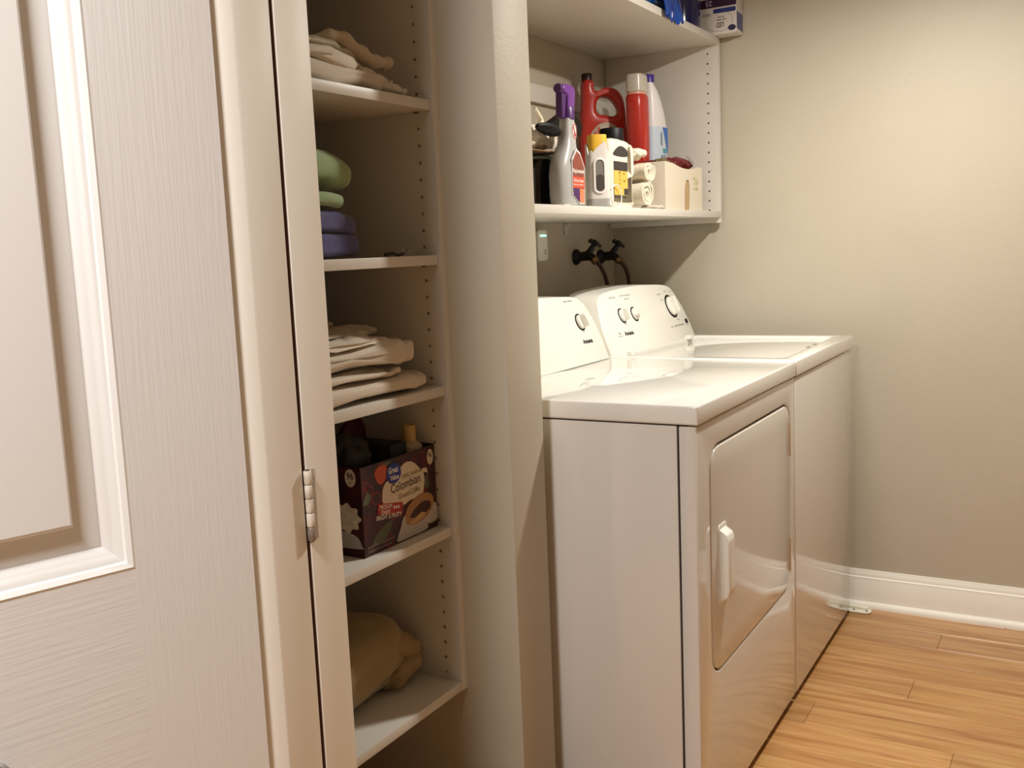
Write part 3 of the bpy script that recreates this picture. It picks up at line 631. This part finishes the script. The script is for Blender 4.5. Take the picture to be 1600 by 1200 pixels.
fine(obj('label_print', [plate([K([(-.06+.02*i, .100), (-.047+.02*i, .100), (-.047+.02*i, .120+.012*(i % 3 == 1)), (-.06+.02*i, .120+.012*(i % 3 == 1))])], .0009, .0004, M=RL) for i in range(7)], mat('label_red', (186,58,44), .5), jl))
obj('label_band', plate([K([(-.085, .060), (.095, .060), (.092, .082), (-.08, .082)])], .0009, .0004, M=RL), MATS['label_red'], jl)
# --- red bottle with clear cap
r_ = thing('detergent_bottle', (-.615, 1.225, ZB), 'tall red detergent bottle with a clear cap in front of the big red jug', 'bottle')
rx, ry = -.612, 1.212
obj('bottle_body', ovals([(ZB, .022, .026, .012), (ZB+.006, .025, .030, .012), (ZB+.05, .028, .034, .009), (ZB+.09, .030, .037, .004), (ZB+.14, .031, .040, 0), (ZB+.20, .031, .041, -.002), (ZB+.232, .031, .041, -.003), (ZB+.24, .027, .037, -.003)], rx, ry, e=.7), RED, r_)
obj('grip_ridge', tube(smooth_path([(rx+.021, ry-.012, ZB+.02), (rx+.025, ry-.014, ZB+.08), (rx+.028, ry-.010, ZB+.13), (rx+.027, ry-.018, ZB+.155)], 5), .006, 10), REDL, r_)
obj('cap_collar', ovals([(ZB+.2405, .028, .038, -.003), (ZB+.249, .028, .038, -.003)], rx, ry, e=.8), mat('pinkish_collar', (206,150,128), .35), r_)
obj('clear_cap', ovals([(ZB+.2495, .029, .039, -.003), (ZB+.29, .028, .038, -.003), (ZB+.300, .027, .037, -.003), (ZB+.303, .024, .033, -.003)], rx, ry, e=.6), mat('frosted_clear_cap', (230,222,208), .25, trans=.45, spec=.6), r_)
obj('cap_spout', ovals([(ZB+.250, .014, .018, .010), (ZB+.294, .012, .016, .010)], rx, ry, e=.7), mat('white_spout', (236,230,220), .4), r_)
# --- white bleach bottle
bl = thing('bleach_bottle', (-.60, 1.318, ZB), 'white bleach bottle with blue label and violet cap at the back right', 'bottle')
bx_, by_ = -.605, 1.325
obj('bottle_body', ovals([(ZB, .030, .052, 0), (ZB+.005, .034, .056, 0), (ZB+.06, .035, .057, 0), (ZB+.15, .035, .057, 0), (ZB+.19, .033, .050, -.007), (ZB+.23, .029, .038, -.017), (ZB+.262, .023, .026, -.026), (ZB+.280, .016, .017, -.032), (ZB+.29, .014, .015, -.034)], bx_, by_, e=.75), mat('bleach_white', (226,222,220), .35), bl)
obj('bottle_cap', lathe([(0, 0), (.018, 0), (.018, .022), (.016, .025), (0, .025)], 24, Matrix.Translation((bx_, by_-.034, ZB+.288))), mat('violet_cap', (66,44,140), .35), bl)
BL = frame((bx_+.0353, by_, 0), (0, 1, 0), (0, 0, 1)) @ Matrix.Diagonal((.5, 1, 1, 1)) @ Matrix.Translation((-by_, 0, 0))
bll = obj('bottle_label', ovals([(ZB+.02, .0353, .0573, 0), (ZB+.06, .0355, .0575, 0), (ZB+.148, .0355, .0575, 0)], bx_, by_, e=.75), mat('label_pale_blue', (196,208,220), .4), bl)
obj('label_blue_field', plate([[(by_-.02, ZB+.147), (by_+.061, ZB+.147), (by_+.061, ZB+.066)]], .0011, .0004, M=BL), mat('label_blue', (36,104,190), .4), bll)
obj('label_teal_band', plate([[(by_-.02, ZB+.066), (by_+.04, ZB+.066), (by_+.04, ZB+.080), (by_-.02, ZB+.080)]], .0011, .0004, M=BL), mat('label_teal', (70,150,180), .4), bll)
each('label_print', [plate([[(a, ZB+b), (a+w_, ZB+b), (a+w_, ZB+b+h_), (a, ZB+b+h_)]], .0011, .0004, M=BL) for a, b, w_, h_ in ((by_-.05, .03, .025, .028), (by_-.012, .03, .03, .03), (by_+.03, .028, .022, .026), (by_-.052, .09, .02, .04))], mat('label_slate', (140,156,176), .5), bll)
# --- left group: glass canister, brown box, bag with black brush
gx, gy = -.600, .495
cn = thing('glass_canister', (gx, gy, ZS+.0045), 'dark glass canister beside the partition, left of the spray bottle', 'jar')
obj('jar', lathe([(0, 0), (.050, 0), (.054, .004), (.055, .112), (.052, .122), (.052, .1225), (0, .1225)], 32, Matrix.Translation((gx, gy, ZS+.0045))), mat('dark_glass', (10,16,20), .08, coat=.6), cn)
obj('lid_ring', lathe([(.053, 0), (.056, .001), (.056, .007), (.053, .008), (.0, .008)], 32, Matrix.Translation((gx, gy, ZS+.1272))), mat('pale_green_glass', (150,166,140), .2), cn)
tag(obj('flat_tray', box(-.665, -.462, .385, .418, ZS, ZS+.004, .0015), mat('white_tray', (214,200,190), .4)), 'thin white tray edge on the shelf between brown box and spray bottle', 'tray')
cn.location.z -= .0043
tag(obj('brown_box', box(-.68, -.535, .235, .362, ZS, ZS+.132, .002), mat('dark_brown_card', (54,26,18), .6)), 'dark brown box half hidden behind the partition', 'box')
tag(obj('brown_card', box(-.66, -.53, .25, .53, ZS+.1362, ZS+.1395, .001), mat('brown_flap', (128,98,66), .7)), 'brown card lying across the dark glass canister', 'card')
tag(obj('plastic_bag', soft((-.588, .415, ZS+.172), (.11, .25, .060), .6, .6, .012, 22, 12), mat('translucent_bag', (214,204,186), .3, bump=.5, bscale=30)), 'rumpled pale plastic bag piled above the dark canister', 'bag')
br = thing('scrub_brush', (-.52, .43, ZS+.18), 'black handled brush with cream hook lying on the plastic bag', 'brush')
obj('handle', tube(smooth_path([(-.512, .352, ZS+.190), (-.508, .40, ZS+.187), (-.508, .45, ZS+.182), (-.522, .478, ZS+.180)], 6), .018, 14, [.004+.013*math.sin(PI*min(1, (i+1)/16)) for i in range(19)], flat=.7), BLACK, br)
obj('hook', tube(smooth_path([(-.512, .372, ZS+.196), (-.512, .374, ZS+.206), (-.512, .362, ZS+.218), (-.512, .345, ZS+.232)], 5), .006, 10, [.008-.0003*i for i in range(16)]), mat('cream_plastic', (238,228,202), .4), br)
dp = thing('dustpan', (-.62, .74, ZS), 'black dustpan standing behind the spray bottle', 'dustpan')
obj('pan', prism([(.56, ZS+.205), (.66, ZS+.215), (.72, ZS+.205), (.815, ZS+.212), (.83, ZS+.24), (.80, ZS+.262), (.725, ZS+.272), (.66, ZS+.245)], 'x', -.645, -.620, .004), BLACK, dp)
obj('stem', box(-.642, -.622, .73, .775, ZS, ZS+.215, .003), BLACK, dp)

# ================================================================== on top of the cabinet
ZT = 1.8913
lb = thing('bulb_box', (-.45, 1.49, ZT), 'white and purple light bulb carton upside down at the top shelf corner', 'box')
X1, Y0_, Y1_ = -.365, 1.454, 1.522; X0_ = -.53; H_ = .15
obj('carton', box(X0_, X1, Y0_, Y1_, ZT, ZT+H_, .0008), mat('white_bulb_card', (214,204,196), .5), lb)
LFc = frame((X0_, Y0_, ZT), (1, 0, 0), (0, 0, 1)); WD = X1-X0_
LFu = LFc @ Matrix.Translation((WD, H_, 0)) @ Matrix.Rotation(PI, 4, 'Z')       # upside-down print
obj('purple_band', plate([[(.0, .085), (WD, .085), (WD, .112), (0, .112)]], .0001, .0004, M=LFc), mat('purple_band', (52,20,52), .5), lb)
obj('blue_strip', plate([rrect(.088, WD-.002, .066, .080, .004, 3)], .0001, .0004, M=LFc), mat('blue_strip', (44,54,120), .5), lb)
fine(obj('lettering', [text('25', .022, .016, LFu @ Matrix.Translation((.058+.022, H_-.107, .0006)), bold=.01)], mat('band_ink', (190,170,190), .5), lb))
fine(obj('lettering', [text('LED', .025, .015, LFu @ Matrix.Translation((.042, H_-.036, .0002)), bold=.012), text('soft white', .032, .006, LFu @ Matrix.Translation((.034, H_-.047, .0002))), text('60 watts', .022, .005, LFu @ Matrix.Translation((.040, H_-.055, .0002)))], BLKINK, lb))
obj('bulb_outline', plate([circ(.108, .040, .046, 30, .032), circ(.108, .040, .0445, 30, .0305)], .0001, .0003, M=LFc), GREYINK, lb)
obj('round_logo', plate([circ(.150, .016, .013, 24, .009)], .0001, .0005, M=LFc), mat('logo_navy', (46,42,80), .5), lb)
obj('grey_patch', plate([[(.05, .060), (.078, .060), (.078, .070), (.05, .070)]], .0001, .0003, M=LFc), GREYINK, lb)
RFc = frame((X1, Y0_, ZT), (0, 1, 0), (0, 0, 1))
obj('side_print', plate([[(.004, .012), (.064, .008), (.064, .062), (.004, .066)]], .0001, .0004, M=RFc), mat('slate_blue_print', (84,94,132), .5), lb)
# dark blue bottle and blue bag
db = thing('blue_bottle', (-.51, 1.33, ZT), 'dark blue glossy bottle on the top shelf beside the bulb carton', 'bottle')
obj('bottle_body', lathe([(0, 0), (.062, 0), (.068, .006), (.070, .03), (.069, .10), (.066, .16), (.05, .2), (.028, .22), (.026, .24), (0, .24)], 36, Matrix.Translation((-.52, 1.345, ZT))), mat('navy_glossy_plastic', (10,22,70), .12, coat=.5), db)
obj('bottle_cap', lathe([(0, 0), (.03, 0), (.03, .025), (0, .027)], 24, Matrix.Translation((-.52, 1.345, ZT+.2405))), mat('navy_cap', (14,30,90), .3), db)
BLUEF = mat('blue_film', (12,44,120), .15, coat=.4, bump=.3, bscale=30, var=.4, vscale=18, vstretch=(1,3,.4), rgb2=(34,104,180))
bg = thing('blue_film_bag', (-.50, 1.04, ZT), 'shiny blue plastic wrapped pack hanging over the top shelf edge', 'bag')
obj('pack', soft((-.525, 1.04, ZT+.085), (.15, .26, .165), .5, .5, .010, 16, 6), BLUEF, bg)
V = []; F = []; NU, NV = 28, 10
for i in range(NU+1):
    y = .985+.145*i/NU
    for j in range(NV+1):
        t = j/NV; ln = .036*(.55+.45*math.sin(PI*i/NU)) * (1-.45*abs(math.sin(i*.9))) + .004
        zz = ZT+.05-(.05+ln)*t; xx = XC+.006+.006*math.sin(i*1.1)*t+.010*math.sin(PI*t*.5)
        V.append(Vector((xx, y+.006*math.sin(i*.8)*t, zz)))
for i in range(NU):
    for j in range(NV): F.append([i*(NV+1)+j, i*(NV+1)+j+1, (i+1)*(NV+1)+j+1, (i+1)*(NV+1)+j])
nb = len(V); V2_ = [v+Vector((-.0012, 0, 0)) for v in V]; F2 = [[a+nb for a in f[::-1]] for f in F]
obj('loose_film_edge', (V+V2_, F+F2), mat('blue_film_edge', (14,24,110), .12, coat=.4, var=.4, vscale=30, vstretch=(1,4,.3), rgb2=(34,92,180)), bg, recalc=False, sharp=80)

# ================================================================== closet contents
LIN = mat('cream_linen', (214,202,184), .85, bump=.35, bscale=130, sheen=.2)
LIN2 = mat('beige_linen', (196,182,160), .85, bump=.35, bscale=130, sheen=.2)
def layered(gs, m, label, name, cat, group=None, part='fold'):
    o = tag(obj(name, gs[0], m, sharp=75), label, cat, group)
    for g in gs[1:]: obj(part, g, m, o, sharp=75)
    return o
def cloth(gs, m, label, name='folded_sheet', group=None): return layered(gs, m, label, name, 'linen', group)
Z1, Z2, Z3, Z4, Z5 = 1.5108, 1.2208, .9659, .6823, .3577
def droop(k, y0): return lambda p: p+Vector((0, 0, -k*max(0, p.y-y0)**2))
# top shelf: thin folded white piece below, beige one with a curled fold above
cloth([soft((-.60, -.45, Z1+.022), (.29, .40, .042), .5, .35, .010, 24, 1, nu=36, nv=80), soft((-.585, -.295, Z1+.014), (.26, .18, .026), .6, .5, .009, 30, 2, nu=30, nv=70), soft((-.57, -.45, Z1+.048), (.22, .34, .034), .6, .45, .011, 26, 3, nu=36, nv=80, fold=droop(.9, -.02))], LIN, 'rumpled white linen lying on the top closet shelf', group='linen on the top closet shelf')
cloth([soft((-.60, -.47, Z1+.074), (.25, .30, .030), .6, .5, .009, 26, 5, nu=36, nv=80, fold=droop(1.2, -.0)), tube(smooth_path([(-.52, -.450, Z1+.078), (-.50, -.42, Z1+.087), (-.49, -.39, Z1+.088), (-.485, -.35, Z1+.071), (-.485, -.31, Z1+.060), (-.49, -.265, Z1+.063), (-.50, -.25, Z1+.060)], 5), .010, 12, [.004+.0095*min(1, i/5)*(1+.25*math.sin(i*1.3))*min(1, (31-i)/4) for i in range(31)], flat=.75)], LIN2, 'beige folded linen with a curled edge on top of the white one, top closet shelf', group='linen on the top closet shelf')
tag(obj('dark_garment', soft((-.52, -.53, Z1+.076), (.06, .12, .02), .7, .7, .003, 30, 7), mat('dark_maroon_cloth', (44,20,24), .9)), 'dark maroon garment tucked in the linen on the top closet shelf', 'garment')
# second shelf: green, teal, navy, purple folded towels
def towel(col): return mat('towel_%d_%d_%d' % col, col, .95, bump=.5, bscale=200, sheen=.25)
TG = 'towels on the second shelf'
cloth([soft((-.575, -.500, Z2+.024), (.18, .29, .047), .4, .3, .004, 18, 21), soft((-.575, -.502, Z2+.066), (.18, .285, .044), .5, .35, .005, 18, 22, fold=droop(2.2, .05))], towel((88,84,128)), 'folded purple towel at the bottom of the second shelf stack', 'folded_towel', TG)
cloth([soft((-.66, -.505, Z2+.105), (.17, .33, .040), .5, .4, .004, 18, 23)], towel((38,34,84)), 'navy towel between the purple and green ones, second shelf', 'folded_towel', TG)
cloth([soft((-.575, -.495, Z2+.160), (.18, .285, .074), .7, .45, .006, 14, 24, fold=droop(1.2, .02)), tube(smooth_path([(-.492, -.50, Z2+.102), (-.489, -.46, Z2+.103), (-.489, -.425, Z2+.099)], 4), .012, 10)], towel((148,172,128)), 'pale green folded towel on top, second closet shelf', 'folded_towel', TG)
cloth([soft((-.715, -.455, Z2+.172), (.13, .42, .085), .75, .5, .006, 16, 25)], towel((72,140,116)), 'teal towel behind the pale green one, second shelf', 'folded_towel', TG)
ky = thing('key_ring', (-.47, -.31, Z2), 'small dark metal clips with ring lying on the second closet shelf', 'keys')
obj('ring', tube([Vector((-.455, -.285+.010*math.cos(t), Z2+.010+.008*math.sin(t))) for t in [2*PI*k/20 for k in range(21)]], .0016, 6), CHROME, ky)
obj('clip', tube(smooth_path([(-.46, -.34, Z2+.004), (-.455, -.325, Z2+.006), (-.455, -.305, Z2+.003), (-.455, -.29, Z2+.005)], 4), .003, 8), mat('gunmetal', (70,62,58), .4, metal=.8), ky)
# third shelf: white sheets
SG = 'sheets on the third shelf'
cloth([soft((-.612, -.44, Z3+.020), (.33, .45, .040), .5, .22, .006, 16, 31, nu=36, nv=80), soft((-.61, -.475, Z3+.046), (.325, .37, .030), .6, .3, .007, 18, 32, nu=36, nv=80)], LIN, 'large white folded sheet at the bottom, third closet shelf', group=SG)
cloth([soft((-.612, -.455, Z3+.082), (.325, .42, .058), .5, .25, .010, 17, 33, nu=36, nv=80, fold=droop(.4, .1)), soft((-.603, -.50, Z3+.106), (.31, .33, .022), .7, .35, .008, 22, 34, nu=30, nv=70)], LIN, 'thick white folded sheet in the middle of the stack, third closet shelf', group=SG)
cloth([soft((-.63, -.465, Z3+.120), (.27, .36, .020), .7, .4, .009, 22, 35, nu=30, nv=70), soft((-.68, -.45, Z3+.131), (.20, .28, .016), .8, .5, .009, 24, 36, nu=30, nv=70)], LIN2, 'thin cream sheet with a turned corner on top, third closet shelf', group=SG)
# fourth shelf: coffee carton
MAR = mat('maroon_carton_print', (74,18,24), .45, var=.35, vscale=26, rgb2=(34,8,14))
cf = thing('coffee_carton', (-.56, -.304, Z4), 'open dark red coffee pod carton with a cream label on the fourth shelf', 'box')
CX, CY0, CY1, CH = -.472, -.434, -.2015, .166
each('carton_wall', [box(-.64, CX, CY0, CY0+.002, Z4, Z4+CH), box(-.64, CX, CY1-.002, CY1, Z4, Z4+CH+.002), box(CX-.002, CX, CY0+.0021, CY1-.0021, Z4, Z4+CH), box(-.64, -.638, CY0+.0021, CY1-.0021, Z4, Z4+CH), box(-.637, CX-.0025, CY0+.0025, CY1-.0025, Z4, Z4+.002)], MAR, cf)
SU = (CY1-CY0)/.262
CF = frame((CX, CY0, Z4), (0, 1, 0), (0, 0, 1))
def U(lp): return [(a*SU, b) for a, b in lp]
CREAM = mat('label_cream', (222,208,186), .5)
pr_ = obj('printed_front', plate([U([(.0015, .0015), (.2605, .0015), (.2605, CH-.001), (.0015, CH-.001)])], .0001, .0002, M=CF), MAR, cf)
cherry = mat('berry_print', (120,34,40), .5)
rnd = random.Random(3)
bl_ = []
for _ in range(26):
    a, b = rnd.uniform(.012, .25), rnd.uniform(.008, .155); r = rnd.uniform(.007, .014)
    bl_.append(plate([circ(a*SU, b, r, 14), circ(a*SU, b, r*.72, 14)], .0004, .0001, M=CF))
fine(obj('berry_print', bl_, cherry, pr_))
each('leaf_print', [plate([smooth_loop(U(l), 3)], .0006, .0001, M=CF) for l in ([(.026, .018), (.04, .034), (.066, .046), (.096, .052), (.090, .036), (.062, .018)], [(.002, .098), (.016, .118), (.03, .108), (.018, .097)], [(.058, .158), (.09, .163), (.10, .158), (.075, .154)], [(.215, .10), (.23, .112), (.236, .09), (.224, .085)])], mat('leaf_green_print', (84,88,60), .5), pr_)
obj('flower_print', plate([smooth_loop(U([(.045, .147), (.056, .157), (.082, .158), (.09, .140), (.072, .126), (.055, .128)]), 3)], .0008, .0001, M=CF), mat('orange_print', (196,84,44), .5), pr_)
obj('cream_label', plate([smooth_loop(U([(.069, .086), (.066, .105), (.073, .119), (.086, .127), (.118, .132), (.132, .143), (.156, .150), (.180, .145), (.200, .131), (.214, .119), (.218, .105), (.214, .088), (.204, .076), (.161, .074), (.134, .070), (.10, .080)]), 4)], .0010, .0001, M=CF), CREAM, pr_)
obj('tag_print', plate([U([(.209, .127), (.228, .126), (.232, .113), (.226, .117), (.212, .119)])], .0011, .0001, M=CF), CREAM, pr_)
obj('banner', plate([U([(.050, .090), (.135, .077), (.131, .055), (.046, .070)])], .0012, .0001, M=CF), mat('banner_red', (172,40,34), .5), pr_)
obj('saucer_print', plate([smooth_loop(U([(.112, .004), (.109, .012), (.122, .028), (.137, .048), (.17, .05), (.22, .05), (.247, .052), (.258, .045), (.260, .018), (.238, .012), (.222, .014), (.218, .004), (.16, .003)]), 4)], .0012, .0001, M=CF), mat('saucer_grey', (190,182,172), .5), pr_)
obj('cup_print', plate([smooth_loop(U([(.141, .037), (.146, .058), (.17, .072), (.200, .079), (.232, .074), (.248, .060), (.242, .043), (.22, .030), (.18, .024), (.152, .027)]), 4)], .0014, .0001, M=CF), mat('cup_tan', (170,124,82), .5), pr_)
obj('coffee_print', plate([smooth_loop(U([(.158, .040), (.172, .052), (.205, .062), (.232, .058), (.236, .047), (.222, .040), (.19, .036)]), 4)], .0016, .0001, M=CF), mat('coffee_brown', (66,28,20), .5), pr_)
obj('cream_swirl_print', plate([smooth_loop(U([(.156, .030), (.176, .036), (.20, .042), (.215, .036), (.195, .029), (.17, .026)]), 4)], .0017, .0001, M=CF), mat('foam_tan', (200,164,112), .5), pr_)
obj('round_badge', [plate([circ(.108*SU, .137, .0255*SU, 30, .0195)], .0018, .0001, M=CF)], mat('badge_blue', (30,52,150), .45), pr_)
fine(obj('badge_lettering', [text('Great', .034*SU, .012, CF @ Matrix.Translation((.090*SU, .138, .0020)) @ Matrix.Rotation(0, 4, 'Z'), .0001, .02), text('Value', .030*SU, .010, CF @ Matrix.Translation((.095*SU, .1245, .0020)), .0001, .02)], WINK, pr_))
tilt = Matrix.Rotation(math.radians(2), 4, 'Z')
fine(obj('label_lettering', [text('Colombian', .106*SU, .0175, CF @ Matrix.Translation((.096*SU, .0995, .0013)) @ tilt, .0001, .008), ], mat('label_plum_ink', (52,20,30), .5), pr_))
fine(obj('label_lettering', [text('100% Arabica', .070*SU, .0085, CF @ Matrix.Translation((.137*SU, .120, .0013)) @ tilt, .0001, .004)], mat('label_olive_ink', (134,112,50), .5), pr_))
fine(obj('label_lettering', [text('Ground Coffee', .078*SU, .011, CF @ Matrix.Translation((.121*SU, .0835, .0013)) @ tilt, .0001, .004, shear=.2)], mat('label_brown_ink2', (112,84,54), .5), pr_))
btl = Matrix.Rotation(math.radians(-7), 4, 'Z')
fine(obj('banner_lettering', [text('MEDIUM', .042*SU, .008, CF @ Matrix.Translation((.054*SU, .0785, .0014)) @ btl, .0001, .012), text('DARK', .032*SU, .008, CF @ Matrix.Translation((.059*SU, .068, .0014)) @ btl, .0001, .012), text('BRIGHT & FRUITY', .086*SU, .0085, CF @ Matrix.Translation((.042*SU, .0605, .0014)) @ btl, .0001, .012)]
    +[plate([circ((.104+.0075*i)*SU, .073-.001*i, .0022, 10, .0035)], .0014, .0001, M=CF) for i in range(3)], WINK, pr_))
fine(obj('small_print', [text('96 COFFEE PODS FOR SINGLE SERVE BREWERS', .090*SU, .0045, CF @ Matrix.Translation((.010*SU, .0145, .0012)), .0001), text('COMPATIBLE WITH MOST POD MACHINES', .080*SU, .0045, CF @ Matrix.Translation((.010*SU, .0065, .0012)), .0001)], mat('small_print_ink', (170,140,130), .5), pr_))
obj('count_badge', plate([circ(.243*SU, .1445, .0115*SU, 24, .0155)], .0012, .0001, M=CF), CREAM, pr_)
fine(obj('count_lettering', [text('96', .0145*SU, .0115, CF @ Matrix.Translation((.2358*SU, .143, .0014)), .0001, .01), text('CT', .006*SU, .0045, CF @ Matrix.Translation((.240*SU, .1345, .0014)), .0001)], BLKINK, pr_))
SF = frame((CX, CY0, Z4), (1, 0, 0), (0, 0, 1))                       # left side face, u=x (negative to the left)
ps = obj('printed_side', plate([[(-.166, .0015), (-.0015, .0015), (-.0015, CH-.001), (-.166, CH-.001)]], .0001, .0002, M=SF), MAR, cf)
obj('count_badge', plate([circ(-.023, .147, .0125, 24, .0165)], .0004, .0001, M=SF), CREAM, ps)
fine(obj('count_lettering', [text('96', .015, .0125, SF @ Matrix.Translation((-.0305, .1445, .0006)), .0001, .01), text('CT', .006, .004, SF @ Matrix.Translation((-.026, .137, .0006)), .0001)], BLKINK, ps))
obj('cup_print', plate([smooth_loop([(-.060, .045), (-.03, .044), (-.012, .036), (-.004, .020), (-.004, .017), (-.07, .017)], 3)], .0004, .0001, M=SF), mat('saucer_grey', (190,182,172), .5), ps)
swirl = [(-.040+(.034+.0035*math.cos(9*t))*math.cos(t), .072+(.026+.003*math.cos(9*t))*math.sin(t)) for t in [2*PI*i/72 for i in range(72)]]
obj('cream_print', plate([swirl], .0006, .0001, M=SF), mat('whipped_cream_print', (240,228,208), .6, var=.5, vscale=70, rgb2=(206,188,160)), ps)
# things standing in the open carton
bt = thing('lotion_bottle', (-.507, -.2345, Z4+.0025), 'small cream bottle with tan cap standing in the coffee carton', 'bottle')
bxx, byy = -.508, -.2325
obj('bottle_body', lathe([(0, 0), (.0245, 0), (.0265, .003), (.0265, .150), (.024, .166), (.014, .174), (0, .174)], 28, Matrix.Translation((bxx, byy, Z4+.0025))), mat('cream_bottle_plastic', (176,160,132), .45), bt)
obj('bottle_cap', lathe([(0, 0), (.0135, 0), (.0135, .030), (.0125, .032), (.011, .0325), (.010, .028), (0, .028)], 24, Matrix.Translation((bxx, byy, Z4+.177))), mat('tan_cap', (196,166,98), .5), bt)
tag(obj('dark_pouch', soft((-.565, -.375, Z4+.108), (.12, .095, .205), .55, .5, .008, 24, 41), mat('charcoal_pouch', (52,46,46), .6, bump=.4, bscale=40, var=.5, vscale=14, rgb2=(30,26,28))), 'crumpled charcoal pouch sticking out of the coffee carton', 'pouch')
tag(obj('black_case', box(-.60, -.49, -.318, -.265, Z4+.003, Z4+.185, .004), mat('black_case', (12,14,14), .6)), 'black case standing in the coffee carton beside the cream bottle', 'case')
tag(obj('red_pouch', soft((-.62, -.292, Z4+.112), (.028, .09, .22), .7, .6, .004, 24, 43, fold=lambda p: p+Vector((0, .25*max(0, p.z), 0))), mat('maroon_pouch', (84,20,26), .6)), 'dark red pouch poking up at the back of the coffee carton', 'pouch')
# bottom shelf: tan blanket
TAN = mat('tan_blanket', (150,130,88), .95, bump=.5, bscale=150, sheen=.3)
cloth([soft((-.605, -.41, Z5+.083), (.20, .36, .160), .75, .6, .010, 9, 51, fold=lambda p: p+Vector((0, 0, .03*max(0, p.z)*0)) )], TAN, 'tan blanket bundle on the bottom closet shelf', 'blanket')
bk = [o for o in COL.objects if o.name == 'blanket'][0]
each('folded_end', [soft((-.575, -.265, Z5+.090), (.13, .14, .062), .7, .6, .006, 20, 53, M=Matrix.Rotation(math.radians(-28), 4, 'X')), soft((-.575, -.262, Z5+.040), (.14, .11, .062), .7, .6, .007, 22, 54, M=Matrix.Rotation(math.radians(20), 4, 'X'))], mat('tan_blanket_end', (158,136,96), .95, bump=.5, bscale=150), bk)
